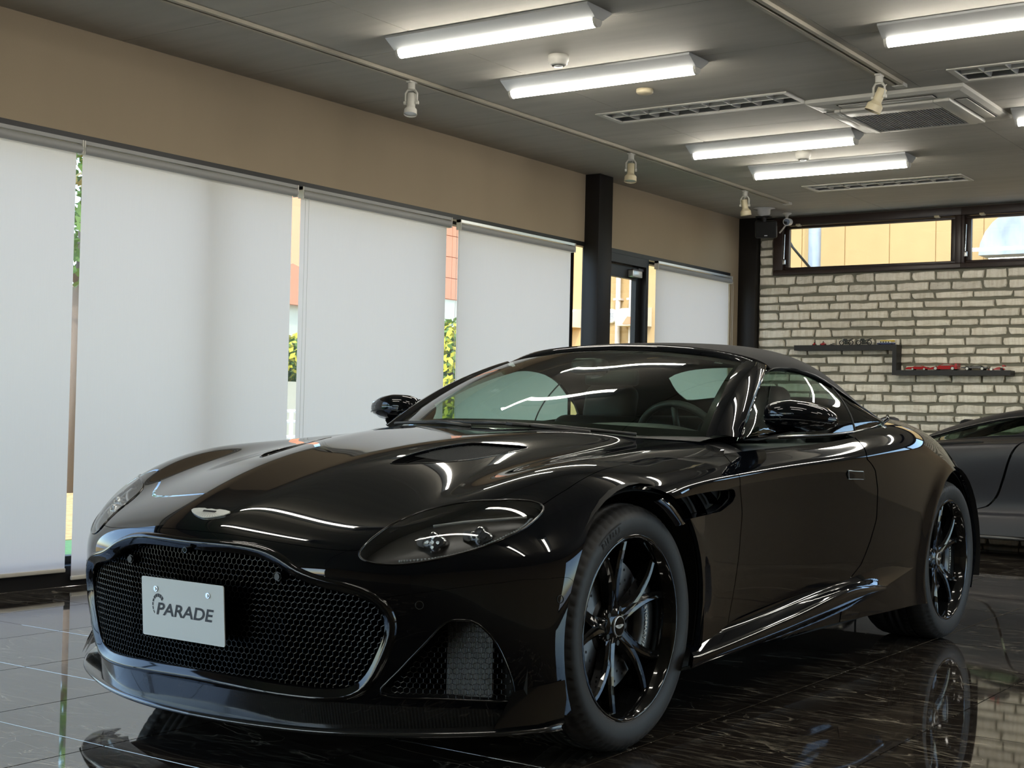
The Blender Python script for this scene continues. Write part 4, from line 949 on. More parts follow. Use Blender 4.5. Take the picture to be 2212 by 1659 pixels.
# ---- bonnet vents
def bvent(s):
    rim=np.array([[mir(on(u,v,d),s) for u,v in list(VENT)+[VENT[0]]] for d in (.0,-.008,-.026)])
    bv=MB().grid(rim,flip=s==1).build('bonnet_vent',M_gloss,car)
    fl=Sheet.make(skin,np.linspace(8,10.4,40),np.linspace(2,3.2,24)).clip(inuv(VENT)).offset(-.026); (fl if s==1 else fl.mirror()).build('vent_floor',M_matte,bv,skirt=0)
    cut_tube(VENT,.0022,'vent_lip',M_gloss,.0,par=bv,s=s)
    fv=sdf(VENT); mb=MB()
    for k in range(46):                                             # thin slats across the rear half
        u=8.80+1.3*k/45; vv=[v for v in np.linspace(2.05,3.1,40) if fv(np.array([u+.16*(v-2.6)]),np.array([v]))[0]>.03]
        if len(vv)<2: continue
        a,b=vv[0],vv[-1]; pts=[mir(on(u+.16*(v-2.6),v,-.007),s) for v in np.linspace(a,b,5)]
        mb.tube(pts,.0016,n=4,smooth=False)
    o=mb.build('vent_slats',M_satin,bv); o['kind']='stuff'
sides(bvent)
# ---- wing strakes behind the front wheels
def strake(s):
    pl_=[p for p in STRAKE if p[0]>9.5]
    fl=Sheet.make(skin,np.linspace(8,12.3,60),np.linspace(7.6,9.9,30)).clip(inuv(STRAKE)).clip(arch).offset(-.055)
    st=(fl if s==1 else fl.mirror()).build('wing_vent',M_matte,car,skirt=0)
    E1=smooth_poly([(9.98,9.19),(10.23,9.17),(10.9,9.22),(11.52,9.24),(11.93,9.08),(12.02,8.90),(11.93,8.66)],4,False); E2=smooth_poly([(9.2,8.33),(9.8,8.46),(10.35,8.50),(11.1,8.56),(11.93,8.66)],4,False)
    for E_p in (E1,E2):
        g=np.array([[mir(on(u,v,d),s) for u,v in E_p] for d in (.0,-.003,-.055)]); MB().grid(g).build('vent_wall',M_paint,st)
    # bright-edged blade sweeping down the front of the vent
    bl=smooth_poly([(9.15,8.25),(9.42,8.62),(9.70,8.98),(9.93,9.24)],5,False)
    g=np.array([[mir(on(u+du,v,d),s) for u,v in bl] for du,d in ((-.22,-.004),(-.10,.006),(.06,.004),(.10,-.02))]); MB().grid(g).build('strake_blade',M_paint,st)
    for k,(ua,ub) in enumerate(((10.05,10.55),(10.65,11.15),(11.2,11.6))):
        vb=[8.50,8.75,9.0,9.24] if k<2 else [8.58,8.74,8.9,9.1]
        g=np.array([[mir(on(ua+(ub-ua)*t,v,d),s) for t,v in zip((0,.33,.67,1),vb)] for d in (-.014,-.050)]); MB().grid(g).build('vent_vane',M_gloss,st)
sides(strake)
# ---- side skirts
def skirt_(s):
    a=smooth_poly([(-.385,.880,.272),(-.72,.880,.305),(-1.12,.873,.334),(-1.56,.882,.360),(-1.80,.895,.39),(-2.05,.905,.43),(-2.38,.915,.45)],5,False)
    m=len(a); t=np.linspace(0,1,m)
    def ln(pts): pts=np.array(pts); i=np.linspace(0,1,len(pts)); return np.stack([np.interp(t,i,smooth_poly(pts,5,False)[np.linspace(0,(len(pts)-1)*5,len(pts)).round().astype(int)][:,k]) for k in range(3)],1)
    def sm(pts): q=smooth_poly(pts,8,False); i=np.linspace(0,1,len(q)); return np.stack([np.interp(t,i,q[:,k]) for k in range(3)],1)
    b=sm([(-.35,.885,.262),(-.70,.884,.285),(-1.10,.880,.312),(-1.50,.888,.340),(-1.80,.905,.352),(-2.05,.915,.36),(-2.36,.918,.37)])
    c=sm([(-.29,.945,.252),(-.63,.940,.272),(-1.04,.934,.298),(-1.34,.936,.328),(-1.54,.940,.344),(-1.72,.942,.334),(-1.93,.937,.312)])
    d=sm([(-.265,.960,.232),(-.62,.957,.250),(-1.03,.950,.272),(-1.38,.950,.302),(-1.60,.952,.318),(-1.75,.950,.316),(-1.95,.940,.306)])
    e=sm([(-.265,.955,.212),(-.62,.950,.226),(-1.02,.940,.243),(-1.42,.940,.274),(-1.64,.942,.292),(-1.76,.940,.300),(-1.955,.936,.302)])
    f=sm([(-.30,.80,.165),(-.62,.80,.165),(-1.02,.80,.165),(-1.42,.80,.170),(-1.64,.80,.18),(-1.8,.81,.20),(-2.0,.85,.25)])
    g=sm([(-.36,.893,.258),(-.70,.893,.280),(-1.10,.889,.306),(-1.48,.896,.335),(-1.72,.907,.343),(-1.9,.915,.335),(-2.0,.925,.318)])
    rows_=np.array([a,b,g,c,(c+d)/2+[0,.004,.002],d,(d+e)/2+[0,.002,0],e,f]); rows_[...,1]*=s
    MB().grid(rows_,flip=s>0).build('side_skirt',M_paint,car)
sides(skirt_)
# underbody
MB().box((.60,-.70,.13),(-3.55,.70,.20)).build('underbody',M_matte,car)
# wheel housings
for xc,w0 in ((0,.52),(-2.81,.50)):
    for s in (1,-1):
        a=[PI*(k/24*1.16-.08) for k in range(25)]
        P2=np.array([[(xc+rad*math.cos(t),y_*s,.36+rad*math.sin(t)) for t in a] for rad,y_ in ((.42,.915),(.425,.80),(.42,w0),(.05,w0))])
        MB().grid(P2,flip=s<0).build('wheel_housing',M_matte,car)
# rear lamps, tail
def tail(s):
    ru=Sheet.make(skin,np.linspace(20.9,22.6,30),np.linspace(1.5,9,50)).clip(inuv(smooth_poly([(21.3,2.5),(21.2,5),(21.0,7),(21.2,8.3),(21.8,8),(21.9,6.5),(21.85,4),(21.7,2.7)],3))).offset(.003)
    (ru if s==1 else ru.mirror()).build('tail_lamp',mat('tail_lamp_red',(.12,.004,.004),.1) if 'tail_lamp_red' not in MATS else MATS['tail_lamp_red'],car)
sides(tail)
# ---- winged badge on the bonnet: feathered wings, dark bar in the middle
bc=on(5.62,.0,.002); bn=Vector((.60,0,.80)).normalized(); bu=Vector((0,1,0)); bv_=bn.cross(bu).normalized()*-1
bv_=Vector((-.80,0,.60))
def BP(y_,z_,d=0): return bc+bu*y_+bv_*z_+bn*(d-.10*abs(y_)**1.6)
half=[(0,.016),(.018,.014),(.030,.017),(.055,.016),(.074,.013),(.077,.006),(.066,-.003),(.050,-.010),(.030,-.017),(.012,-.021),(0,-.022)]
outl=half+[(-y_,z_) for y_,z_ in half[1:-1]][::-1]
def badge_at(fn,name,par,mm=M_badge,sc=1.):
    n=len(outl); v=[fn(y_*sc,z_*sc,.0) for y_,z_ in outl]+[fn(y_*sc,z_*sc,.0035*sc) for y_,z_ in outl]
    bm=bmesh.new(); vv=[bm.verts.new(p) for p in v]; bm.faces.new(vv[n:]); 
    for k in range(n): bm.faces.new((vv[k],vv[(k+1)%n],vv[n+(k+1)%n],vv[n+k]))
    bmesh.ops.triangulate(bm,faces=[f for f in bm.faces if len(f.verts)>4]); bmesh.ops.recalc_face_normals(bm,faces=bm.faces[:])
    bd=MB().bm(bm).build(name,mm,par)
    mb=MB(); q=[(-.026,.0085),(.026,.0085),(.026,.001),(-.026,.001)]; mb.add([fn(a*sc,b*sc,.0042*sc) for a,b in q],[(0,1,2,3)] )
    mb.add([fn(a*sc,b*sc,.0042*sc) for a,b in q],[(3,2,1,0)]); 
    for k in range(-6,7):                                               # feather lines
        a=(k*.0042,.0); e=(k*.0105,-.0195+.0009*k*k*.30); w_=.0005
        mb.add([fn((a[0]-w_)*sc,a[1]*sc,.0040*sc),fn((a[0]+w_)*sc,a[1]*sc,.0040*sc),fn((e[0]+w_)*sc,e[1]*sc,.0040*sc),fn((e[0]-w_)*sc,e[1]*sc,.0040*sc)],[(0,1,2,3)])
    mb.build('badge_enamel',M_ink,bd); return bd
badge_at(BP,'winged_badge',car)

# ---- windscreen, pillars, soft top, side glass
WB=smooth_poly([(-.50,0,.926),(-.525,.25,.923),(-.625,.50,.913),(-.80,.706,.902)],6,False); WT=smooth_poly([(-1.335,0,1.243),(-1.342,.22,1.236),(-1.362,.42,1.216),(-1.392,.548,1.192)],6,False)
def wsurf(t,i):
    p=WB[i]+(WT[i]-WB[i])*t; n=Vector((.36,.12*i/len(WB),.93)); b=.030*4*t*(1-t); return p+np.array(n)*b
nW=len(WB)
ws_h=np.array([[wsurf(t,i) for i in range(nW)] for t in np.linspace(0,1,15)]); wsm=ws_h[:,::-1].copy(); wsm[...,1]*=-1; wsf=np.concatenate([wsm,ws_h[:,1:]],1)
wsc=MB().grid(wsf,flip=False).build('windscreen',M_screen,car)
def band(sel,name,m,d):            # strips just inside the glass
    MB().grid(wsf[sel]-np.array([.36,0,.93])*d).build(name,m,wsc)
n2=wsf.shape[1]
band(np.s_[13:15,:],'frit_top',M_frit,.004); band(np.s_[0:2,:],'frit_bottom',M_frit,.004)
for sl_ in (np.s_[:,0:2],np.s_[:,n2-2:n2]): band(sl_,'frit_side',M_frit,.004)
# registration sticker inside the top corner
pc=ws_h[13,nW-5]-np.array([.012,0,.006]); 
def quad_on(pt,du,dv,m,name,par,off=.0): 
    return MB().add([tuple(pt+a*du+b*dv) for a,b in ((-.5,-.5),(.5,-.5),(.5,.5),(-.5,.5))],[(0,1,2,3)]).build(name,m,par)
dv_=(ws_h[13,nW-5]-ws_h[11,nW-5]); dv_=dv_/np.linalg.norm(dv_)*.022; du_=np.array([-.08,1,-.10])*.034
stick=quad_on(pc,du_,dv_,mat('sticker',(.62,.64,.62),.6),'inspection_sticker',wsc)
tv,tf=text_mesh('8',.020,0,0,.001); MB().add([tuple(pc+np.array([.0016,0,.004])+du_/.034*x_+dv_/.022*y_) for x_,y_,_ in tv],tf).build('sticker_figure',M_ink,stick)
edgeB=wsf[:,-1]
def pillar(s):
    # cross-section: glass edge, crown, outer edge, inner return
    ts=np.linspace(0,1,15); A0=ws_h[:,-1]
    out=np.array([np.array([-.905,.792,.905])*(1-t)+np.array([-1.505,.606,1.176])*t+np.array([.012,.02,.045])*4*t*(1-t)*.62 for t in ts])
    mid=(A0*.5+out*.5)+np.array([.018,.018,.012]); q1=A0*.78+out*.22+np.array([.014,.010,.010]); q3=A0*.2+out*.8+np.array([.008,.020,.004])
    back=out+np.array([-.02,-.03,-.012]); inn_=A0+np.array([-.03,-.012,-.012])
    g=np.array([A0,q1,mid,q3,out,back,inn_]); g[...,1]*=s
    MB().grid(g,flip=s>0).build('windscreen_pillar',M_paint,car)
    foot=[(-.80,.712,.897),(-.90,.79,.900),(-.98,.806,.898)]
    # painted foot and sail triangle at the mirror
    tri=np.array([[(-.885,.798,.906),(-1.02,.772,.945),(-1.13,.742,.995)],[(-.95,.802,.904),(-1.08,.785,.935),(-1.145,.752,.985)],[(-1.17,.812,.904),(-1.17,.797,.925),(-1.16,.768,.965)]]); tri[...,1]*=s
    MB().grid(tri,flip=s<0).build('sail_panel',M_gloss,car)
sides(pillar)
HT=smooth_poly([(-1.405,0,1.262),(-1.412,.22,1.256),(-1.432,.42,1.238),(-1.475,.545,1.208),(-1.515,.603,1.178)],5,False)
k_=np.linspace(0,1,len(HT)); WTi=np.stack([np.interp(k_,np.linspace(0,1,nW),WT[:,j]) for j in range(3)],1); m_=(WTi+HT)/2+np.array([.006,0,.012])
hd=np.array([WTi,WTi*.7+m_*.3+[.004,0,.003],m_,HT,HT+[-.02,0,-.02]]); hdm=hd.copy(); hdm[...,1]*=-1
MB().grid(hd,flip=True).grid(hdm).build('header_rail',M_paint,car)
TOP=np.array([
 [(-1.415,0,1.268),(-1.418,.14,1.266),(-1.425,.30,1.255),(-1.445,.45,1.236),(-1.478,.55,1.212),(-1.505,.596,1.190),(-1.512,.614,1.172)],
 [(-1.60,0,1.283),(-1.60,.14,1.281),(-1.60,.30,1.271),(-1.605,.45,1.252),(-1.62,.555,1.226),(-1.635,.612,1.200),(-1.64,.636,1.180)],
 [(-1.85,0,1.293),(-1.85,.14,1.291),(-1.85,.30,1.281),(-1.85,.45,1.256),(-1.85,.56,1.222),(-1.85,.628,1.190),(-1.845,.660,1.160)],
 [(-2.15,0,1.289),(-2.15,.14,1.287),(-2.15,.30,1.275),(-2.14,.44,1.238),(-2.12,.56,1.185),(-2.09,.645,1.130),(-2.06,.688,1.095)],
 [(-2.45,0,1.247),(-2.45,.14,1.245),(-2.44,.30,1.229),(-2.42,.44,1.183),(-2.36,.57,1.108),(-2.28,.68,1.045),(-2.21,.738,1.015)],
 [(-2.72,0,1.163),(-2.72,.14,1.161),(-2.70,.30,1.145),(-2.65,.45,1.095),(-2.54,.59,1.035),(-2.40,.70,1.000),(-2.30,.757,.985)],
 [(-2.96,0,1.055),(-2.955,.14,1.055),(-2.92,.30,1.048),(-2.83,.46,1.025),(-2.66,.60,1.000),(-2.46,.715,.982),(-2.33,.767,.972)],
 [(-3.04,0,1.000),(-3.03,.14,1.000),(-2.99,.31,.997),(-2.88,.47,.990),(-2.69,.61,.980),(-2.47,.722,.970),(-2.335,.770,.962)]],float)
TOPN=fitnet(TOP); tops=lambda u,v: bspline(TOPN,u,v)
tsh=Sheet.make(tops,np.linspace(0,7,90),np.linspace(0,6,50),flip=True)
RW=smooth_poly([(4.25,-2.4),(4.2,0),(4.25,2.35),(4.55,2.75),(5.3,2.85),(5.62,2.5),(5.68,0),(5.62,-2.5)],4)
inrw=inuv(RW)
both(tsh.clip(neg(inrw))).build('soft_top',M_fabric,car,skirt=.006); both(tsh.clip(inrw).offset(-.003)).build('rear_window',M_screen,car,skirt=0)
both(Sheet.make(tops,np.linspace(0,7,40),np.linspace(0,6,24),flip=True).clip(lambda A:-inrw(A)-.05).offset(-.025)).build('headlining',M_matte,car,skirt=0)
SG_B=smooth_poly([(-.90,.792,.905),(-1.15,.795,.908),(-1.40,.798,.912),(-1.65,.797,.917),(-1.90,.793,.927),(-2.10,.786,.942),(-2.27,.777,.962)],5,False)
SG_T=smooth_poly([(-.915,.790,.912),(-1.21,.702,1.048),(-1.515,.607,1.172),(-1.72,.634,1.168),(-1.93,.660,1.132),(-2.12,.702,1.062),(-2.285,.765,.978)],5,False)
def sideglass(s):
    g=np.array([SG_B*(1-t)+SG_T*t+np.array([0,.022,0])*4*t*(1-t) for t in np.linspace(0,1,9)]); g[...,1]*=s
    k=21
    MB().grid(g[:,:k+1],flip=s<0).build('door_glass',M_sideg,car); MB().grid(g[:,k:],flip=s<0).build('quarter_glass',M_sideg,car)
    MB().grid(g[:,k:k+2]*1.0+np.array([0,.002*s,0]),flip=s<0).build('glass_divider',M_gloss,car) if False else MB().tube([tuple(p+np.array([0,.001*s,0])) for p in g[:,k]],.0035,n=6).build('glass_divider',M_satin,car)
    tp_=SG_T[9:]; up=np.array([TOP[i][-1] for i in range(0,8)]); up=smooth_poly(up,5,False); ii=np.linspace(0,1,len(up)); tt=np.linspace(0,1,len(tp_)); up=np.stack([np.interp(tt,ii,up[:,j]) for j in range(3)],1)
    sl=np.array([tp_+[0,-.004,-.004],tp_+[0,.010,.0],tp_*.5+up*.5+[0,.010,0],up+[0,.002,-.001],up+[0,-.02,-.01]]); sl[...,1]*=s
    MB().grid(sl,flip=s>0).build('window_seal',M_satin,car)
    bt=SG_B.copy(); bt[:,1]*=s
    MB().tube([tuple(p) for p in bt]+[(-2.335,.782*s,.985),(-2.36,.772*s,1.0)],.0075,n=8).build('waist_trim',M_gloss,car)
sides(sideglass)
# ---- wipers
def wiper(pts,name):
    MB().tube(pts,[.006]*len(pts),n=6).build(name,M_satin,car)
wp=MB().tube([(-.455,-.05,.925),(-.50,-.20,.934),(-.56,-.42,.930)],.0075,n=6).tube([(-.465,.20,.932),(-.478,.02,.940),(-.51,-.25,.938),(-.60,-.52,.925)],.006,n=6).build('wiper',M_satin,car)
wp=MB().tube([(-.51,.42,.915),(-.48,.22,.932),(-.47,.10,.937)],.008,n=6).tube([(-.60,.55,.912),(-.50,.30,.932),(-.475,.08,.938),(-.485,-.10,.936)],.006,n=6).build('wiper',M_satin,car)
# ---- mirrors
def mirror_(s):
    rings=[(.800,-1.085,.985,.020,.022),(.815,-1.08,.985,.045,.044),(.85,-1.075,.986,.066,.054),(.91,-1.075,.988,.076,.056),(.97,-1.082,.986,.072,.050),(1.025,-1.095,.981,.056,.038),(1.052,-1.105,.976,.034,.022),(1.060,-1.11,.974,.012,.008)]
    g=[]
    for y_,xc,zc,rx,rz in rings:
        row=[]
        for k in range(29):
            a=2*PI*k/28; ca,sa=math.cos(a),math.sin(a); ex=.75
            px_=math.copysign(abs(ca)**ex,ca)*rx*(1.0 if ca>0 else .62); pz_=math.copysign(abs(sa)**ex,sa)*rz*(1.0 if sa>0 else 1.05)
            row.append((xc+px_,y_*s,zc+pz_+(.010 if ca>.2 and sa<0 else 0)))
        g.append(row)
    g=np.array(g); mr=MB().grid(g,flip=s>0); mr.add(g[0,:-1],[list(range(28)) if s<0 else list(range(28))[::-1]]).add(g[-1,:-1],[list(range(28))]); mo=mr.build('door_mirror',M_paint,car)
    MB().tube([(xc+rx*1.004,y_*s,zc-.012) for y_,xc,zc,rx,rz in rings[1:7]],.0016,n=5).build('mirror_seam',M_satin,mo)
    MB().add([(-1.135,.83*s,.945),(-1.135,1.03*s,.955),(-1.135,1.03*s,1.01),(-1.135,.83*s,1.025)],[(0,1,2,3)]).build('mirror_glass',M_chrome,mo)
    arm=np.array([[(-.90,.80*s,.908),(-.955,.86*s,.922),(-1.02,.93*s,.940)],[(-.965,.812*s,.918),(-1.01,.865*s,.930),(-1.055,.93*s,.946)],[(-1.12,.812*s,.914),(-1.12,.865*s,.928),(-1.10,.93*s,.944)],[(-1.00,.808*s,.897),(-1.02,.86*s,.912),(-1.05,.93*s,.932)],[(-.90,.80*s,.900),(-.955,.86*s,.914),(-1.02,.93*s,.934)]])
    MB().grid(arm,flip=s<0).build('mirror_arm',M_gloss,mo)
sides(mirror_)
# ---- door handles, vent in the wing tip
def handle(s):
    hp=[(14.84,8.72),(15.15,8.86),(15.17,9.12),(14.86,9.03)]
    fl=Sheet.make(skin,np.linspace(14.7,15.3,24),np.linspace(8.5,9.3,24)).clip(inuv(smooth_poly(hp,2))).offset(.0035)
    (fl if s==1 else fl.mirror()).build('door_handle',M_paint,car,skirt=.004)
    cut_tube(hp,.0022,'handle_edge',M_alu,.002,s=s,n=5)
sides(handle)

# ---- wheels: tyre, rim barrel, five forked spokes, cap, disc, caliper
def wheel(x,s,rt,w_,ro=.268):
    """built at the origin facing +y, then placed"""
    W=[]; yo=w_/2
    wt=thing('x',(0,0,0),'x','x'); name='wheel'
    wt.name=name; 
    for k in ('label','category'): del wt[k]
    wt.parent=car; wt.location=(x,s*(.905-yo),rt); wt.rotation_euler=(0,R(13),0 if s>0 else PI); ORG[wt.name]=Vector((0,0,0))
    prof=[]
    seg=288; hw=yo
    P0=[(ro-.004,hw-.012),(ro+.004,hw-.004),(ro+.020,hw+.004),(ro+.045,hw+.006),(ro+.066,hw+.001),(rt-.020,hw-.008),(rt-.010,hw-.016),(rt-.0045,hw-.030),(rt-.002,hw-.050)]
    tr=[]; y=hw-.050
    gro=[.45,.15,-.15,-.45]
    for g in gro:
        yc=g*w_; tr+=[(rt-.001,yc+.006),(rt-.009,yc+.005),(rt-.009,yc-.005),(rt-.001,yc-.006)] if abs(g)<.3 else []
    tr=[(rt-.0005,hw*.62)]+[(rt-.0005,hw*.36+.005),(rt-.008,hw*.36+.004),(rt-.008,hw*.36-.004),(rt,hw*.36-.005)]+[(rt,.055-.0*hw),(rt-.0,.022),(rt-.008,.020),(rt-.008,.012),(rt,.010),(rt,-.010),(rt-.008,-.012),(rt-.008,-.020),(rt,-.022)]+[(rt,-hw*.36+.005),(rt-.008,-hw*.36+.004),(rt-.008,-hw*.36-.004),(rt-.0005,-hw*.36-.005),(rt-.0005,-hw*.62)]
    prof=P0+tr+[(r_,-y_) for r_,y_ in P0[::-1]]
    m=len(prof); V=[]; F=[]
    sh_i={i for i,(r_,y_) in enumerate(prof) if r_>rt-.03 and hw*.60<abs(y_)<hw-.006}
    for k in range(seg):
        a=2*PI*k/seg; slot=(k%4==0)
        for i,(r_,y_) in enumerate(prof):
            rr_=r_-(.0042 if slot and i in sh_i else 0)
            V.append((rr_*math.cos(a),y_,rr_*math.sin(a)))
    for k in range(seg):
        for i in range(m-1): F.append((k*m+i,k*m+i+1,((k+1)%seg)*m+i+1,((k+1)%seg)*m+i))
    mb=MB(); mb.add(V,F,True); ty=mb.build('tyre',M_rubber,wt)
    # raised lettering arcs on the sidewall
    def arc_text(txt,ang,size,rad,m_):
        mb=MB(); n=len(txt)
        for i,ch in enumerate(txt):
            v,f=text_mesh(ch,size,.0,0,.0012); aa=ang+(i-(n-1)/2)*size*.74/rad
            mb.add([((rad+y_)*math.cos(aa)-x_*math.sin(aa),hw+.0078,(rad+y_)*math.sin(aa)+x_*math.cos(aa)) for x_,y_,_ in v],f)
        return mb.build('tyre_lettering',m_,ty)
    if 'sidewall_print' not in MATS: mat('sidewall_print',(.004,.004,.004),.7)
    if s>0:
        a0=R(62)+R(13)
        arc_text('PIRELLI',a0,.021,ro+.040,MATS['sidewall_print'])
        mb=MB(); pts=[]
        for k in range(13):
            aa=a0+R(11)-R(22)*k/12; pts.append([((ro+q)*math.cos(aa),hw+.0078,(ro+q)*math.sin(aa)) for q in (.053,.0565)])
        mb.grid(np.array(pts),smooth=False); mb.build('tyre_bar',MATS['sidewall_print'],ty)
    # rim barrel and lip
    lipp=[(ro+.004,hw-.006),(ro-.001,hw-.0025),(ro-.006,hw-.004),(ro-.009,hw-.012),(ro-.016,hw-.020),(ro-.022,hw-.045),(ro-.030,hw-.075),(ro-.034,hw-.12),(ro-.030,-hw+.03),(ro-.004,-hw+.012)]
    MB().lathe(lipp,(0,0,0),1,72).build('rim_barrel',M_rim,wt)
    for k in range(5):
        a0=2*PI*k/5+R(90)
        mb=MB()
        for sg in (-1,1):                        # the two arms of one forked spoke
            st=[]
            for t in np.linspace(0,1,9):
                rad=.045+(ro-.020-.045)*t; ang=a0+sg*(R(15)*(1-t)**1.2*0+R(4)+R(10.5)*t**1.25)*( .55+.45*t) ; ww=.017-.004*t+(.010*(1-t)**3); 
                dep=hw-.030-.030*(1-t)**1.6-.006*t; st.append((rad,ang,ww,dep))
            rows_=[]
            for rad,ang,ww,dep in st:
                ce,se=math.cos(ang),math.sin(ang); row=[]
                for tx,dy in ((-1,-.034),(-1,-.006),(-.55,0),(.0,-.003),(.55,0),(1,-.006),(1,-.034)):
                    row.append((rad*ce-tx*ww*se,dep+dy,rad*se+tx*ww*ce))
                rows_.append(row)
            mb.grid(np.array(rows_),smooth=False)
        mb.build('spoke',M_rim,wt)
    MB().lathe([(0,hw-.052),(.028,hw-.052),(.034,hw-.056),(.060,hw-.062),(.070,hw-.075),(.072,hw-.10)],(0,0,0),1,40).build('hub',M_rim,wt)
    cap=MB().lathe([(.0295,hw-.054),(.0305,hw-.047),(.0275,hw-.0465)],(0,0,0),1,36).build('cap_ring',M_alu,wt)
    MB().lathe([(0,hw-.048),(.0275,hw-.048)],(0,0,0),1,32).build('hub_cap',M_gloss,wt)
    cr_,sr_=math.cos(R(13)),math.sin(R(13))
    badge_at(lambda a,b,d: Vector(((-a*cr_-b*0)*1.0+b*sr_*0-0,hw-.0475+d,b)).copy() if True else None,'cap_badge',wt,M_badge,.30).rotation_euler=(0,-R(13),0)
    for k in range(5):
        a=2*PI*k/5+R(54); MB().cyl((.052*math.cos(a),hw-.075,.052*math.sin(a)),(.052*math.cos(a),hw-.058,.052*math.sin(a)),.0085,n=6,smooth=False).build('wheel_bolt',M_satin,wt)
    return wt
def brakes(x,s,rt):
    y=s*.80; c=(x,0,rt)
    d=MB().lathe([(.09,y-.016*s),(.195,y-.016*s),(.195,y+.016*s),(.09,y+.016*s),(.09,y-.016*s)],c,1,64,smooth=False).build('brake_disc',M_disc,car)
    mb=MB()
    for ring_r,n,ph in ((.178,24,0),(.155,24,.13),(.132,24,.26)):
        for k in range(n):
            a=2*PI*k/n+ph; q=Vector((x+ring_r*math.cos(a),y+.0165*s,rt+ring_r*math.sin(a))); mb.cyl(q,q+Vector((0,.0005*s,0)),.0042,n=8)
    o=mb.build('disc_holes',M_matte,d); o['kind']='stuff'
    MB().lathe([(0,y+.02*s),(.085,y+.018*s),(.092,y-.01*s)],c,1,40).build('disc_bell',M_satin,car)
    a=np.linspace(R(150),R(212),12) if x>-1 else np.linspace(R(-32),R(32),12)
    a=np.linspace(R(148),R(214),14)
    prof=[(.120,.035),(.128,.052),(.190,.055),(.212,.048),(.216,.02),(.216,-.05),(.12,-.05)]
    g=np.array([[(x+r_*math.cos(t),y+(q)*s,rt+r_*math.sin(t)) for t in a] for r_,q in prof+[prof[0]]])
    cal=MB().grid(g,flip=s>0).build('brake_caliper',M_cal,car)
    if s>0:
        for txt,a0 in (('ASTON',R(170)),('MARTIN',R(196))):
            mb=MB(); n=len(txt)
            for i,ch in enumerate(txt):
                v,f=text_mesh(ch,.017,0,0,.0006); aa=a0+(i-(n-1)/2)*.0135/.160; er=Vector((math.cos(aa),0,math.sin(aa))); et=Vector((-math.sin(aa),0,math.cos(aa)))
                mb.add([tuple(Vector((x,y+.0565,rt))+er*(.158+y_)+et*x_) for x_,y_,_ in v],f)
            mb.build('caliper_lettering',M_badge,cal)
for x_,rt_,w_ in ((0,.3595,.262),(-2.81,.358,.300)):
    for s_ in (1,-1):
        wheel(x_,s_,rt_,w_); brakes(x_,s_,rt_)

# ---- cabin
MB().box((-.75,-.72,.25),(-2.9,.72,.30)).box((-.70,-.74,.30),(-.74,.74,.80)).build('cabin_floor',M_matte,car)
ds=smooth_poly([(-.52,.905),(-.60,.915),(-.78,.925),(-.95,.925),(-1.04,.905),(-1.06,.86),(-1.02,.74)],4,False)
rows_=[]
for y_ in np.linspace(-.74,.74,41):
    h_=.024*math.exp(-((y_-.36)/.17)**4)+.010*math.exp(-((y_+.36)/.20)**4)
    rows_.append([(x_-.20*(abs(y_)/.74)**2*.9,y_,z_-.012*(abs(y_)/.74)**3+(h_ if x_<-.75 else 0)) for x_,z_ in ds])
MB().grid(np.array(rows_),flip=False).build('dashboard',M_leather,car)
sw=Vector((-1.26,.36,.865)); sn=Vector((-.93,0,.36)).normalized(); su=Vector((0,1,0)); sv=sn.cross(su)
st=MB().tube([sw+.178*(math.cos(a)*su+math.sin(a)*sv*.96) for a in [2*PI*k/40 for k in range(41)]],.0155,n=8,cap=False)
so=st.build('steering_wheel',M_leather,car)
mb=MB().cyl(sw-sn*.03,sw+sn*.012,.055,.045,n=20)
for a in (0,PI,-PI/2): mb.tube([sw,sw+.17*(math.cos(a)*su+math.sin(a)*sv)],.013,n=6)
mb.build('wheel_spokes',M_satin,so); MB().cyl((-1.0,.36,.80),sw-sn*.02,.035,n=14).build('steering_column',M_satin,car)
def seat(y0,xb):
    bm=bmesh.new()
    def pad(a,b,rot,r):
        c=[(p+q)/2 for p,q in zip(a,b)]; d=[abs(q-p) for p,q in zip(a,b)]
        t=bmesh.new(); bmesh.ops.create_cube(t,size=1,matrix=Matrix.Diagonal((*d,1))); bmesh.ops.bevel(t,geom=t.edges[:],offset=r,segments=4,profile=.5,affect='EDGES')
        bmesh.ops.transform(t,verts=t.verts[:],matrix=Matrix.Translation(c)@Matrix.Rotation(rot,4,'Y')); return t
    s_=MB().bm(pad((xb+.05,y0-.25,.36),(xb+.55,y0+.25,.52),R(-6),.06),True).build('seat',M_leather,car)
    MB().bm(pad((xb-.08,y0-.24,.45),(xb+.06,y0+.24,.98),R(-18),.06),True).build('backrest',M_leather,s_)
    MB().bm(pad((xb-.21,y0-.13,.93),(xb-.10,y0+.13,1.115),R(-14),.05),True).build('headrest',M_leather,s_)
    for dy in (-.235,.235): MB().bm(pad((xb-.06,y0+dy-.04,.48),(xb+.10,y0+dy+.04,.90),R(-18),.035),True).build('side_bolster',M_leather,s_)
for y0 in (.37,-.37): seat(y0,-1.78)
MB().rbox((-2.28,-.55,.55),(-2.42,.55,.98),.05).rbox((-2.0,-.55,.45),(-2.36,.55,.58),.05).build('rear_seat',M_leather,car)
MB().rbox((-1.0,-.10,.40),(-1.9,.10,.66),.03).build('centre_console',M_leather,car)
for s in (1,-1):
    MB().rbox((-.95,.70*s,.35),(-2.2,.775*s,.885),.025).build('door_card',M_leather,car)
MB().rbox((-1.17,-.10,1.135),(-1.29,.02,1.20),.02).build('sensor_pod',M_satin,car)
Mm=Matrix.Translation((-1.285,.03,1.128))@Matrix.Rotation(R(10),4,'Z')
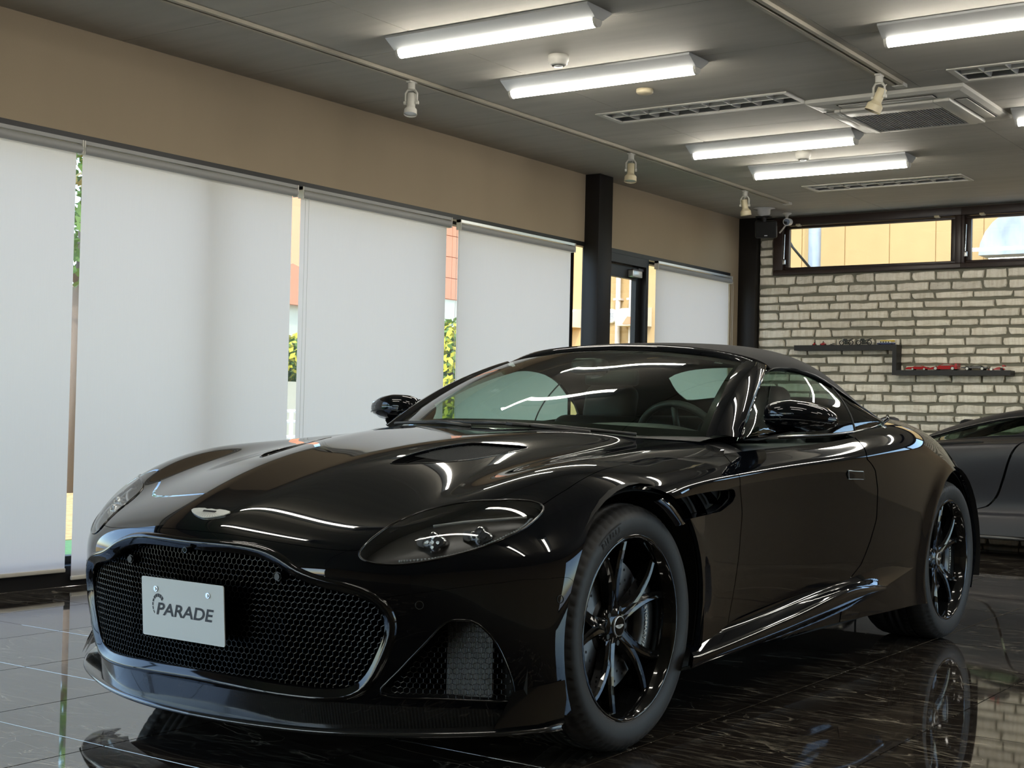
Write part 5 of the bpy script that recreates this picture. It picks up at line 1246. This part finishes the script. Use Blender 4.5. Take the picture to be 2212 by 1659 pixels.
mm_=MB().rbox((-.018,-.115,-.035),(.018,.115,.035),.016).xf(Mm).build('interior_mirror',M_satin,car)
MB().tube([(-1.25,-.02,1.185),(-1.275,.02,1.15)],.012,n=8).build('mirror_stem',M_satin,mm_)
# ================================================================== matte black supercar by the stone wall
M_mattep=mat('matte_black_paint',(.012,.0125,.016),.42,spec=.55)
M_sg2=glass_mat('supercar_glass',(.45,.56,.48),1.1,1.5)
S2=[(2.35,[(0,.42),(.35,.42),(.6,.41),(.75,.39),(.82,.36),(.86,.32),(.86,.25),(.85,.18),(.84,.14)]),
(1.9,[(0,.60),(.35,.60),(.62,.61),(.80,.63),(.90,.60),(.97,.50),(.98,.36),(.97,.22),(.95,.14)]),
(1.35,[(0,.68),(.35,.68),(.60,.71),(.80,.76),(.92,.73),(.99,.60),(1.0,.42),(.99,.26),(.97,.14)]),
(.95,[(0,.78),(.35,.77),(.58,.77),(.80,.80),(.91,.77),(.96,.64),(.955,.40),(.97,.28),(.98,.14)]),
(.55,[(0,.965),(.35,.95),(.56,.90),(.76,.83),(.90,.80),(.955,.69),(.915,.36),(.965,.295),(.99,.14)]),
(.1,[(0,1.085),(.33,1.07),(.50,1.035),(.715,.87),(.88,.835),(.965,.74),(.90,.37),(.965,.30),(1.0,.14)]),
(-.35,[(0,1.134),(.32,1.123),(.475,1.085),(.70,.895),(.88,.86),(.975,.77),(.915,.39),(.975,.31),(1.0,.14)]),
(-.85,[(0,1.12),(.32,1.105),(.48,1.06),(.70,.93),(.89,.90),(.99,.80),(.97,.48),(.995,.32),(1.0,.14)]),
(-1.35,[(0,1.05),(.32,1.03),(.50,1.0),(.74,.96),(.94,.93),(1.01,.80),(1.01,.55),(1.01,.32),(1.0,.16)]),
(-1.9,[(0,.95),(.32,.945),(.52,.93),(.76,.92),(.93,.88),(.99,.74),(1.0,.54),(.98,.36),(.95,.22)]),
(-2.35,[(0,.86),(.32,.86),(.52,.85),(.74,.84),(.88,.80),(.92,.68),(.92,.52),(.90,.38),(.86,.28)])]
N2=fitnet(np.array([[(X,y,z) for y,z in r] for X,r in S2]))
skin2=lambda u,v: bspline(N2,u,v)
SC2X,SC2Y=-3.02,11.62
sc=thing('supercar',(SC2X,SC2Y,0),'matte black low supercar parked behind the convertible, along the stone wall','car',rz=PI); ORG[sc.name]=Vector((0,0,0))
b2=Sheet.make(skin2,np.linspace(0,10,141),np.linspace(0,8,81))
b2=b2.clip(lambda A: np.where(A[:,1]>.55,np.minimum(np.hypot(A[:,0]-1.35,A[:,2]-.34)-.375,np.hypot(A[:,0]+1.35,A[:,2]-.35)-.385),1.))
WIN2=inuv(smooth_poly([(2.95,2.86),(3.6,2.42),(4.4,2.22),(5.1,2.16),(5.55,2.18),(5.50,2.5),(5.42,2.86),(5.0,2.90),(4.0,2.92)],3))
QW2=inuv([(5.66,2.2),(6.6,2.3),(6.9,2.75),(5.55,2.84)])
DOOR2=smooth_poly([(2.9,3.2),(4.0,3.02),(5.3,2.98),(5.62,3.1),(5.66,4.0),(5.45,5.0),(5.05,6.1),(4.2,6.5),(3.0,6.4),(2.7,5.2),(2.75,4.0)],3); ind2=inuv(DOOR2)
SCR2=inuv([(3.1,-1.6),(3.25,0),(3.1,1.55),(4.9,1.35),(5.0,0),(4.9,-1.35)])
p2=b2.clip(neg(WIN2)).clip(neg(QW2)).clip(neg(SCR2))
both(p2.clip(lambda A:-ind2(A)-.02)).build('body_shell',M_mattep,sc); d2=p2.clip(lambda A: ind2(A)-.02)
d2.build('door',M_mattep,sc); d2.mirror().build('door',M_mattep,sc)
gw=b2.clip(WIN2).offset(-.006); gw.build('side_window',M_sg2,sc,skirt=0); gw.mirror().build('side_window',M_sg2,sc,skirt=0)
qw=b2.clip(QW2).offset(-.006); qw.build('quarter_panel_glass',M_gloss,sc,skirt=0); qw.mirror().build('quarter_panel_glass',M_gloss,sc,skirt=0)
both(b2.clip(SCR2).offset(-.006)).build('windscreen',M_sg2,sc,skirt=0)
def on2(u,v,d=0): p=skin2(np.array(u,float),np.array(v,float)); n=normals(skin2,np.array(u,float),np.array(v,float)); return Vector(p+n*d)
for s in (1,-1):
    MB().tube([mir(on2(u,3.92,.004),s) for u in np.linspace(4.15,4.95,9)],[.004]+[.010]*7+[.004],n=8).build('door_handle_recess',M_matte,sc)
    MB().tube([mir(on2(u,v,.004),s) for u,v in smooth_poly([(2.95,2.88),(3.6,2.42),(4.4,2.20),(5.1,2.14),(5.58,2.16)],6,False)],.007,n=6).build('window_trim',M_gloss,sc)
    g=np.array([[(X,y*s,z) for X in np.linspace(1.0,-1.0,20)] for y,z in ((.975,.165),(1.02,.150),(1.025,.135),(.98,.125),(.80,.125))]); MB().grid(g,flip=s<0).build('side_sill',M_gloss,sc)
    m=MB().rbox((-.06,-.11,-.06),(.07,.11,.06),.05); m.xf(Matrix.Translation((.80,1.0*s,.955))).build('door_mirror',M_mattep,sc); 
    MB().tube([(.82,.80*s,.85),(.81,.90*s,.92),(.80,.95*s,.95)],.014,n=8).build('mirror_arm',M_gloss,sc)
    for xc in (1.35,-1.35):
        r_=.34 if xc>0 else .35
        w_=MB().lathe([(.24,-.13),(.30,-.14),(r_-.01,-.12),(r_,-.09),(r_,.09),(r_-.01,.12),(.30,.14),(.25,.125),(.24,-.13)],(xc,s*.85,r_),1,48).build('tyre',M_rubber,sc)
        mb=MB().lathe([(.245,.12*s),(.22,.10*s),(.215,-.1*s)],(xc,s*.85,r_),1,40).lathe([(0,.08*s),(.055,.08*s),(.06,.03*s)],(xc,s*.85,r_),1,24)
        for k in range(5):
            for q in (-.13,.13):
                a=2*PI*k/5+q; a1=2*PI*k/5+q*.5; mb.tube([(xc+.04*math.cos(a1),s*.92,r_+.04*math.sin(a1)),(xc+.225*math.cos(a),s*.95,r_+.225*math.sin(a))],[.016,.012],n=6)
        mb.build('wheel_rim',M_rim,sc)
MB().box((-1.2,-.9,.14),(1.2,.9,.20)).box((-2.2,-.8,.2),(-1.2,.8,.26)).box((1.2,-.8,.14),(2.2,.8,.2)).build('floor_pan',M_matte,sc)
for y0 in (.36,-.36):
    MB().rbox((-.35,y0-.24,.25),(.20,y0+.24,.40),.05).rbox((-.62,y0-.24,.30),(-.42,y0+.24,.84),.05).build('seat',M_leather,sc)
MB().rbox((.35,-.78,.45),(.85,.78,.76),.06).build('dashboard',M_leather,sc)

# ================================================================== toys on the Z-shaped shelf
ZU,ZL=1.696,1.457; YT=12.895
M_red=mat('toy_red',(.42,.012,.016),.2,coat=.5); M_tblk=mat('toy_black',(.006,.010,.008),.2,coat=.5); M_tgrey=mat('toy_gunmetal',(.045,.047,.04),.4,metal=.4)
M_tdk=mat('toy_dark',(.012,.013,.012),.4); M_trub=mat('toy_tyre',(.012,.012,.012),.7); M_tsil=mat('toy_silver',(.60,.60,.56),.3,metal=.5); M_tglass=mat('toy_window',(.30,.30,.26),.15); M_yel=mat('toy_yellow',(.75,.55,.07),.5); M_blue=mat('toy_blue',(.03,.05,.16),.5)
def toy(x0,x1,z,prof,cab,label,m,wheels,wr=.011,wid=.034,extra=None,rimm=None):
    """toy car standing across the shelf; prof and cab are side outlines in fractions of its length, nose to the left"""
    L=x1-x0; t=thing('toy_car',((x0+x1)/2,YT,z),label,'toy car','toys on the wall shelf')
    def solid(pts,w_,taper,name,mm,zt=None):
        bm=bmesh.new(); n=len(pts); zs_=[p[1] for p in pts]; zmax=max(zs_); zmin=min(zs_)
        vs_=[]
        for sg in (-1,1):
            vs_.append([bm.verts.new((x0+px_*L,YT+sg*w_*(1-taper*((pz_-zmin)/(zmax-zmin+1e-6))),z+pz_*L)) for px_,pz_ in pts])
        bm.faces.new(vs_[0][::-1]); bm.faces.new(vs_[1])
        for k in range(n): bm.faces.new((vs_[0][k],vs_[0][(k+1)%n],vs_[1][(k+1)%n],vs_[1][k]))
        bmesh.ops.recalc_face_normals(bm,faces=bm.faces[:]); bmesh.ops.bevel(bm,geom=[e for e in bm.edges],offset=.0015,segments=1,profile=.5,affect='EDGES'); return MB().bm(bm).build(name,mm,t)
    solid(prof,wid,.10,'body',m); c=solid(cab,wid*.92,.28,'cabin',m)
    # side windows, slightly proud of the cabin
    cx=sum(p[0] for p in cab)/len(cab); cz=sum(p[1] for p in cab)/len(cab); zmin=min(p[1] for p in cab); zmax=max(p[1] for p in cab); mb=MB()
    for sg in (-1,1):
        mb.add([(x0+(cx+(px_-cx)*.74)*L,YT+sg*(wid*.92*(1-.28*((cz+(pz_-cz)*.7-zmin)/(zmax-zmin+1e-6)))+.0006),z+(cz+(pz_-cz)*.7)*L) for px_,pz_ in cab],[list(range(len(cab)))])
    mb.build('window',M_tglass,t)
    for wx in wheels:
        for sg in (-1,1):
            c=(x0+wx*L,YT+sg*(wid-.006),z+wr); w_=MB().cyl((c[0],c[1]-.0065,c[2]),(c[0],c[1]+.0065,c[2]),wr,n=16).build('wheel',M_trub,t)
            MB().cyl((c[0],c[1]+sg*.0055,c[2]),(c[0],c[1]+sg*.0075,c[2]),wr*.72,n=14).build('hub',rimm or M_tsil,t)
    if extra: extra(t,x0,L,z)
    return t
toy(-4.491,-4.285,ZL,[(0,.05),(.02,.11),(.12,.145),(.45,.16),(1.0,.155),(.98,.05)],[(.33,.15),(.50,.225),(.72,.225),(.88,.155)],'small red low sports toy car next to the upright of the shelf',M_red,(.33,.86),.012,.036)
def wing(t,x0,L,z):
    MB().box((x0+.905*L,YT-.05,z+.205*L),(x0+1.0*L,YT+.05,z+.222*L)).box((x0+.915*L,YT-.05,z+.12*L),(x0+.99*L,YT-.047,z+.21*L)).box((x0+.915*L,YT+.047,z+.12*L),(x0+.99*L,YT+.05,z+.21*L)).build('rear_wing',M_red,t)
toy(-4.283,-4.004,ZL,[(0,.03),(.02,.06),(.25,.125),(.45,.15),(.98,.15),(1.0,.04)],[(.36,.14),(.50,.215),(.70,.218),(.92,.150)],'largest red toy car with a tall rear wing, in the middle of the lower shelf',M_red,(.28,.84),.0175,.048,wing)
toy(-3.976,-3.735,ZL,[(0,.08),(.03,.13),(.30,.155),(1.0,.145),(.97,.07)],[(.33,.15),(.46,.215),(.62,.22),(.84,.150)],'black coupe toy car right of the winged red one',M_tblk,(.24,.80),.0165,.044)
def formula(x0,x1,z,label,col,name='toy_car'):
    L=x1-x0; t=thing(name,((x0+x1)/2,YT,z),label,'toy car','toys on the wall shelf')
    MB().prism([(z+.05*L,x0),(z+.09*L,x0+.30*L),(z+.20*L,x0+.52*L),(z+.22*L,x0+.66*L),(z+.12*L,x0+.98*L),(z+.05*L,x0+.98*L)],1,YT-.012,YT+.012).build('body',col,t)
    MB().box((x0,YT-.028,z+.03*L),(x0+.10*L,YT+.028,z+.06*L)).box((x0+.86*L,YT-.026,z+.22*L),(x0+1.0*L,YT+.026,z+.34*L)).build('wings',col,t)
    for wx in (.2,.82):
        for sg in (-1,1): MB().cyl((x0+wx*L,YT+sg*.018,z+.085*L),(x0+wx*L,YT+sg*.030,z+.085*L),.085*L,n=14).build('wheel',M_trub if wx>.5 else M_tsil,t)
    return t
formula(-3.735,-3.590,ZL,'small red and white racing toy at the right end of the lower shelf',M_red)
def tiny(x0,x1,hh,label,col,cap,name='toy_figure'):
    L=x1-x0; t=thing(name,((x0+x1)/2,YT,ZU),label,'toy','toys on the wall shelf'); xm=(x0+x1)/2
    MB().rbox((x0+.15*L,YT-.012,ZU+.003),(x1-.15*L,YT+.012,ZU+hh*.45),.003).build('base',col,t)
    MB().cyl((xm,YT,ZU+hh*.45),(xm,YT,ZU+hh*.72),.006,.003,n=10).cyl((xm-.2*L,YT,ZU+hh*.55),(xm+.22*L,YT,ZU+hh*.62),.003,n=8).build('figure',col,t)
    MB().lathe([(0,ZU+hh*.70),(.0055,ZU+hh*.76),(.0055,ZU+hh*.92),(0,ZU+hh)],(xm,YT,0),2,12).build('head',cap,t)
    for q in (.2,.8):
        MB().cyl((x0+q*L,YT-.014,ZU+.006),(x0+q*L,YT+.014,ZU+.006),.006,n=12).build('wheel',M_trub,t)
    return t
tiny(-5.425,-5.385,.036,'tiny dark red ride-on figure, first on the upper shelf',M_red,M_tdk)
tiny(-5.352,-5.278,.042,'tiny bright red ride-on figure, second on the upper shelf',M_red,M_tdk)
formula(-5.265,-5.205,ZU,'tiny grey racing toy between the red figure and the motorbikes',M_tgrey)
def bike(x0,x1,label,flip=False):
    L=x1-x0; t=thing('toy_motorcycle',((x0+x1)/2,YT,ZU),label,'toy motorcycle','toys on the wall shelf'); r_=.024
    fx,rx=(x0+r_+.002,x1-r_-.002)
    for q in (fx,rx):
        MB().lathe([(r_-.006,-.006),(r_,-.004),(r_,.004),(r_-.006,.006),(r_-.006,-.006)],(q,YT,ZU+r_),1,24).build('wheel',M_trub,t)
        mb=MB()
        for k in range(6): a=PI*k/3; mb.cyl((q,YT,ZU+r_),(q+(r_-.005)*math.cos(a),YT,ZU+r_+(r_-.005)*math.sin(a)),.0011,n=5)
        mb.build('spokes',M_tsil,t)
    z=ZU
    MB().tube([(fx,YT-.007,z+r_),(fx+.018,YT-.006,z+.062)],.0025,n=6).tube([(fx,YT+.007,z+r_),(fx+.018,YT+.006,z+.062)],.0025,n=6).tube([(fx+.018,YT-.020,z+.064),(fx+.016,YT,z+.064),(fx+.018,YT+.020,z+.064)],.0022,n=6).build('fork',M_tsil,t)
    MB().rbox((fx+.030,YT-.010,z+.012),(rx-.030,YT+.010,z+.040),.004).tube([(rx,YT+.01,z+r_),(rx-.035,YT+.01,z+.028)],.003,n=6).tube([(rx+.012,YT-.011,z+.020),(rx-.02,YT-.012,z+.014),(fx+.035,YT-.010,z+.012)],.0032,n=6).build('engine',M_tgrey,t)
    MB().prism([(z+.040,fx+.018),(z+.062,fx+.022),(z+.060,fx+.050),(z+.050,fx+.060),(z+.056,rx-.01),(z+.064,rx+.022),(z+.056,rx+.020),(z+.042,rx-.025)],1,YT-.009,YT+.009).build('tank_and_seat',M_tdk,t)
    MB().cyl((fx+.008,YT,z+.054),(fx+.016,YT,z+.055),.007,n=12).build('headlight',M_tsil,t)
    return t
bike(-5.155,-5.010,'dark sports motorbike model, left of the two on the upper shelf'); bike(-4.985,-4.828,'dark upright motorbike model with a tall screen, right of the two')
t=thing('toy_truck',(-4.69,YT,ZU),'yellow, white and blue toy vehicle at the right end of the upper shelf','toy','toys on the wall shelf')
MB().rbox((-4.775,YT-.018,ZU+.005),(-4.605,YT+.018,ZU+.018),.003).build('chassis',M_blue,t); MB().rbox((-4.755,YT-.017,ZU+.018),(-4.64,YT+.017,ZU+.034),.003).build('body',M_white,t); MB().rbox((-4.745,YT-.016,ZU+.030),(-4.610,YT+.016,ZU+.044),.003).build('roof',M_yel,t)
for q in (-4.735,-4.71,-4.685,-4.66): MB().box((q-.008,YT-.0195,ZU+.021),(q+.005,YT-.017,ZU+.032)).build('window',M_tdk,t)
for q in (-4.75,-4.63): MB().cyl((q,YT-.020,ZU+.007),(q,YT+.020,ZU+.007),.007,n=12).build('wheel',M_trub,t)
# ================================================================== outdoors, seen between the blinds and through the panes
M_conc=mat('concrete_yard',(.46,.44,.41),.9,noise=(.8,.12)); M_turf=mat('artificial_turf',(.10,.24,.08),.9,noise=(30,.3)); M_dry=mat('dry_grass',(.50,.33,.12),.95,noise=(14,.35)); M_road=mat('pale_road',(.42,.42,.43),.9)
M_alc=mat('beige_facade',(.42,.275,.115),.85,noise=(3,.04),bump=(80,.3,.004)); M_pipe=mat('pale_pipe',(.60,.50,.40),.6); M_zinc=mat('zinc_pole',(.30,.33,.36),.5,metal=.3,noise=(6,.25,(1,1,.4)))
M_leafg=mat('leaf_green',(.10,.18,.03),.7); M_leafy=mat('leaf_yellow',(.46,.42,.03),.7); M_leafd=mat('leaf_tan',(.42,.33,.12),.7); M_bark=mat('bark',(.16,.12,.09),.9); M_orange=mat('orange_tile',(.60,.25,.13),.8); M_creamw=mat('cream_wall',(.55,.53,.40),.85); M_rust=mat('rusty_white_paint',(.70,.62,.45),.6)
gd=struct(MB().box((-60,-40,-.32),(40,60,-.12)).build('ground',M_conc))
MB().box((-9.1,-10,-.12),(-6.60,30,-.095)).build('turf_strip',M_turf,gd); MB().box((-15,-10,-.12),(-9.1,40,-.09)).build('dry_grass_strip',M_dry,gd); MB().box((-34,-30,-.12),(-16.5,50,-.10)).build('road',M_road,gd)
f=thing('beige_building',(-6,17.5,-.12),'beige panelled building standing behind the showroom, seen through the rear windows','building')
for k in range(18):
    x0=-12.89+.595*k; MB().box((x0+.006,17.5,-.12),(x0+.589,17.62,6.8)).build('facade_panel',M_alc,f)
MB().box((-12.9,17.515,-.12),(-2.15,24,6.9)).build('core',M_alc,f)
def part(mb,name,m): return mb.build(name,m,f)
for xp in (-10.30,-10.08): 
    part(MB().cyl((xp,17.44,-.1),(xp,17.44,6.0),.038,n=12),'drain_pipe',M_pipe)
    for zz in (1.35,2.62,3.9): part(MB().box((xp-.06,17.40,zz),(xp+.06,17.5,zz+.03)),'pipe_clip',M_pipe)
part(MB().lathe([(0,17.44),(.085,17.44),(.105,17.47),(.105,17.5)],(-10.43,0,2.40),1,24),'wall_vent',M_white); mb=MB()
for k in range(5): mb.box((-10.49,17.430,2.355+.02*k),(-10.37,17.442,2.364+.02*k))
part(mb,'vent_louvre',M_alu)
for hx0,hx1 in ((-10.20,-9.78),(-11.36,-10.95)):
    hp=[(17.5,2.24),(17.20,2.24),(17.19,2.34),(17.25,2.45),(17.36,2.50),(17.5,2.51)]
    hd_=part(MB().prism(hp,0,hx0,hx1),'vent_hood',M_rust)
    MB().add([(hx0+.12,17.187,2.26),(hx1-.02,17.187,2.26),(hx1-.02,17.186,2.35),(hx0+.20,17.186,2.37)],[(0,1,2,3)]).build('rust_patch',M_orange,hd_)
ph=[( -4.55+.55*math.cos(a),3.0+.55*math.sin(a)) for a in [PI*k/12 for k in range(13)]]
part(MB().prism([(b,a) for a,b in ph],1,17.1,17.5),'round_hood',M_zinc)
tag(MB().cyl((-6.98,16.6,-.12),(-6.98,16.6,7.5),.078,n=16).build('utility_pole',M_zinc),'grey weathered pole before the beige building, behind the left high window','pole')
tag(MB().tube([(-7.75,16.2,4.2),(-7.12,16.25,3.10),(-6.98,16.5,2.85)],.017,n=6).build('overhead_cable',M_tdk),'thick black cable slanting down to the grey pole','cable')
tag(MB().tube([(-7.82,16.2,4.2),(-7.22,16.25,2.95),(-7.05,16.5,2.6)],.009,n=6).build('overhead_cable',M_tdk),'thin black cable slanting beside the thick one','cable')
rl=random.Random(5)
def leaves(c,rad,n,size,m,name,par,shell=.55):
    mb=MB()
    for _ in range(n):
        while True:
            d=Vector((rl.uniform(-1,1),rl.uniform(-1,1),rl.uniform(-1,1)))
            if shell<d.length<1: break
        p=Vector(c)+Vector((d.x*rad[0],d.y*rad[1],d.z*rad[2])); a=Vector((rl.gauss(0,1),rl.gauss(0,1),rl.gauss(0,1))).normalized(); b=a.orthogonal().normalized(); s_=size*rl.uniform(.6,1.3)
        mb.add([p-a*s_,p+b*s_*.5,p+a*s_,p-b*s_*.5],[(0,1,2,3)])
    o=mb.build(name,m,par); o['kind']='stuff'; return o
tr=thing('street_tree',(-13.9,10.9,-.1),'leafy street tree seen in the gap left of the second blind','tree')
MB().tube([(-13.9,10.75,-.1),(-13.85,10.8,1.6),(-13.9,10.95,2.6),(-13.8,10.9,4.6)],[.13,.11,.09,.04],n=10).tube([(-13.9,10.9,2.3),(-13.9,11.5,3.2),(-13.8,11.9,3.8)],[.06,.05,.03],n=8).tube([(-13.9,10.9,2.4),(-13.8,10.2,3.1),(-13.9,9.8,3.6)],[.06,.05,.03],n=8).build('trunk',M_bark,tr)
leaves((-13.8,10.9,3.45),(1.1,1.3,.95),900,.09,M_leafg,'foliage',tr,.2); leaves((-13.6,10.8,4.2),(1.0,1.1,.7),500,.08,M_leafd,'foliage',tr,.2); leaves((-13.9,10.8,2.6),(.7,.9,.35),160,.08,M_leafg,'foliage',tr,.2)
hg=thing('yellow_hedge',(-18,14,-.1),'yellow-green hedge along the road, behind the gap left of the second blind','hedge')
leaves((-18.2,13.7,1.15),(.8,2.7,1.0),3800,.085,M_leafy,'foliage',hg,.5); leaves((-18.2,13.7,.9),(.6,2.5,.9),1200,.085,M_leafg,'foliage',hg,.3); MB().tube([(-18.2,14,-.1),(-18.2,14,1.0)],.08).build('stem',M_bark,hg)
h2=thing('clipped_hedge',(-18.3,19.2,.5),'green clipped hedge on a cream wall, seen between the second and third blinds','hedge')
MB().box((-18.7,16.9,-.12),(-17.9,22,1.45)).build('garden_wall',M_creamw,h2); leaves((-18.3,19.4,1.85),(.5,2.3,.42),3200,.07,M_leafg,'foliage',h2,.4); leaves((-18.2,19.4,1.9),(.5,2.3,.42),1200,.07,M_leafy,'foliage',h2,.5)
t3=thing('roadside_tree',(-22,29,-.1),'bright green tree in front of the orange house, seen left of the fourth blind','tree')
MB().tube([(-22,28.8,-.1),(-22,28.9,1.5),(-21.9,28.8,3.0)],[.12,.1,.05],n=8).build('trunk',M_bark,t3); leaves((-22,28.8,1.9),(1.0,1.7,1.45),2600,.11,M_leafg,'foliage',t3,.2); leaves((-21.7,28.6,1.8),(1.0,1.6,1.4),1600,.11,M_leafy,'foliage',t3,.5)
fe=thing('guard_fence',(-16.2,12.5,-.1),'white pipe guard fence at the roadside, low in the gap left of the second blind','fence')
for k in range(8): MB().cyl((-16.2,8+1.5*k,-.1),(-16.2,8+1.5*k,.95),.035,n=10).build('post',M_white,fe)
for zz in (.25,.5,.75,.92): MB().cyl((-16.2,7.6,zz),(-16.2,19,zz),.026,n=10).build('rail',M_white,fe)
hs=thing('orange_house',(-27,32,-.1),'tall house clad in orange tile over a cream ground floor','building')
MB().box((-32,29.5,-.1),(-24.4,38,4.15)).build('ground_floor',M_creamw,hs)
for i in range(14):
    for j in range(9): MB().box((-24.42,29.5+.61*i,4.17+.6*j),(-24.36,29.5+.61*i+.59,4.17+.6*j+.58)).build('tile_panel',M_orange,hs)
MB().box((-32,29.5,4.15),(-24.40,38,9.6)).build('upper_floor',M_orange,hs)
h3=thing('low_house',(-27,25,-.1),'low cream house with an orange roof, seen between the second and third blinds','building')
MB().box((-30,22.5,-.1),(-24.3,28,3.5)).build('wall',M_creamw,h3); MB().prism([(22.2,3.5),(28.3,3.5),(28.3,3.62),(25.2,4.5),(22.2,3.62)],0,-30.3,-24.1).build('roof',M_orange,h3)
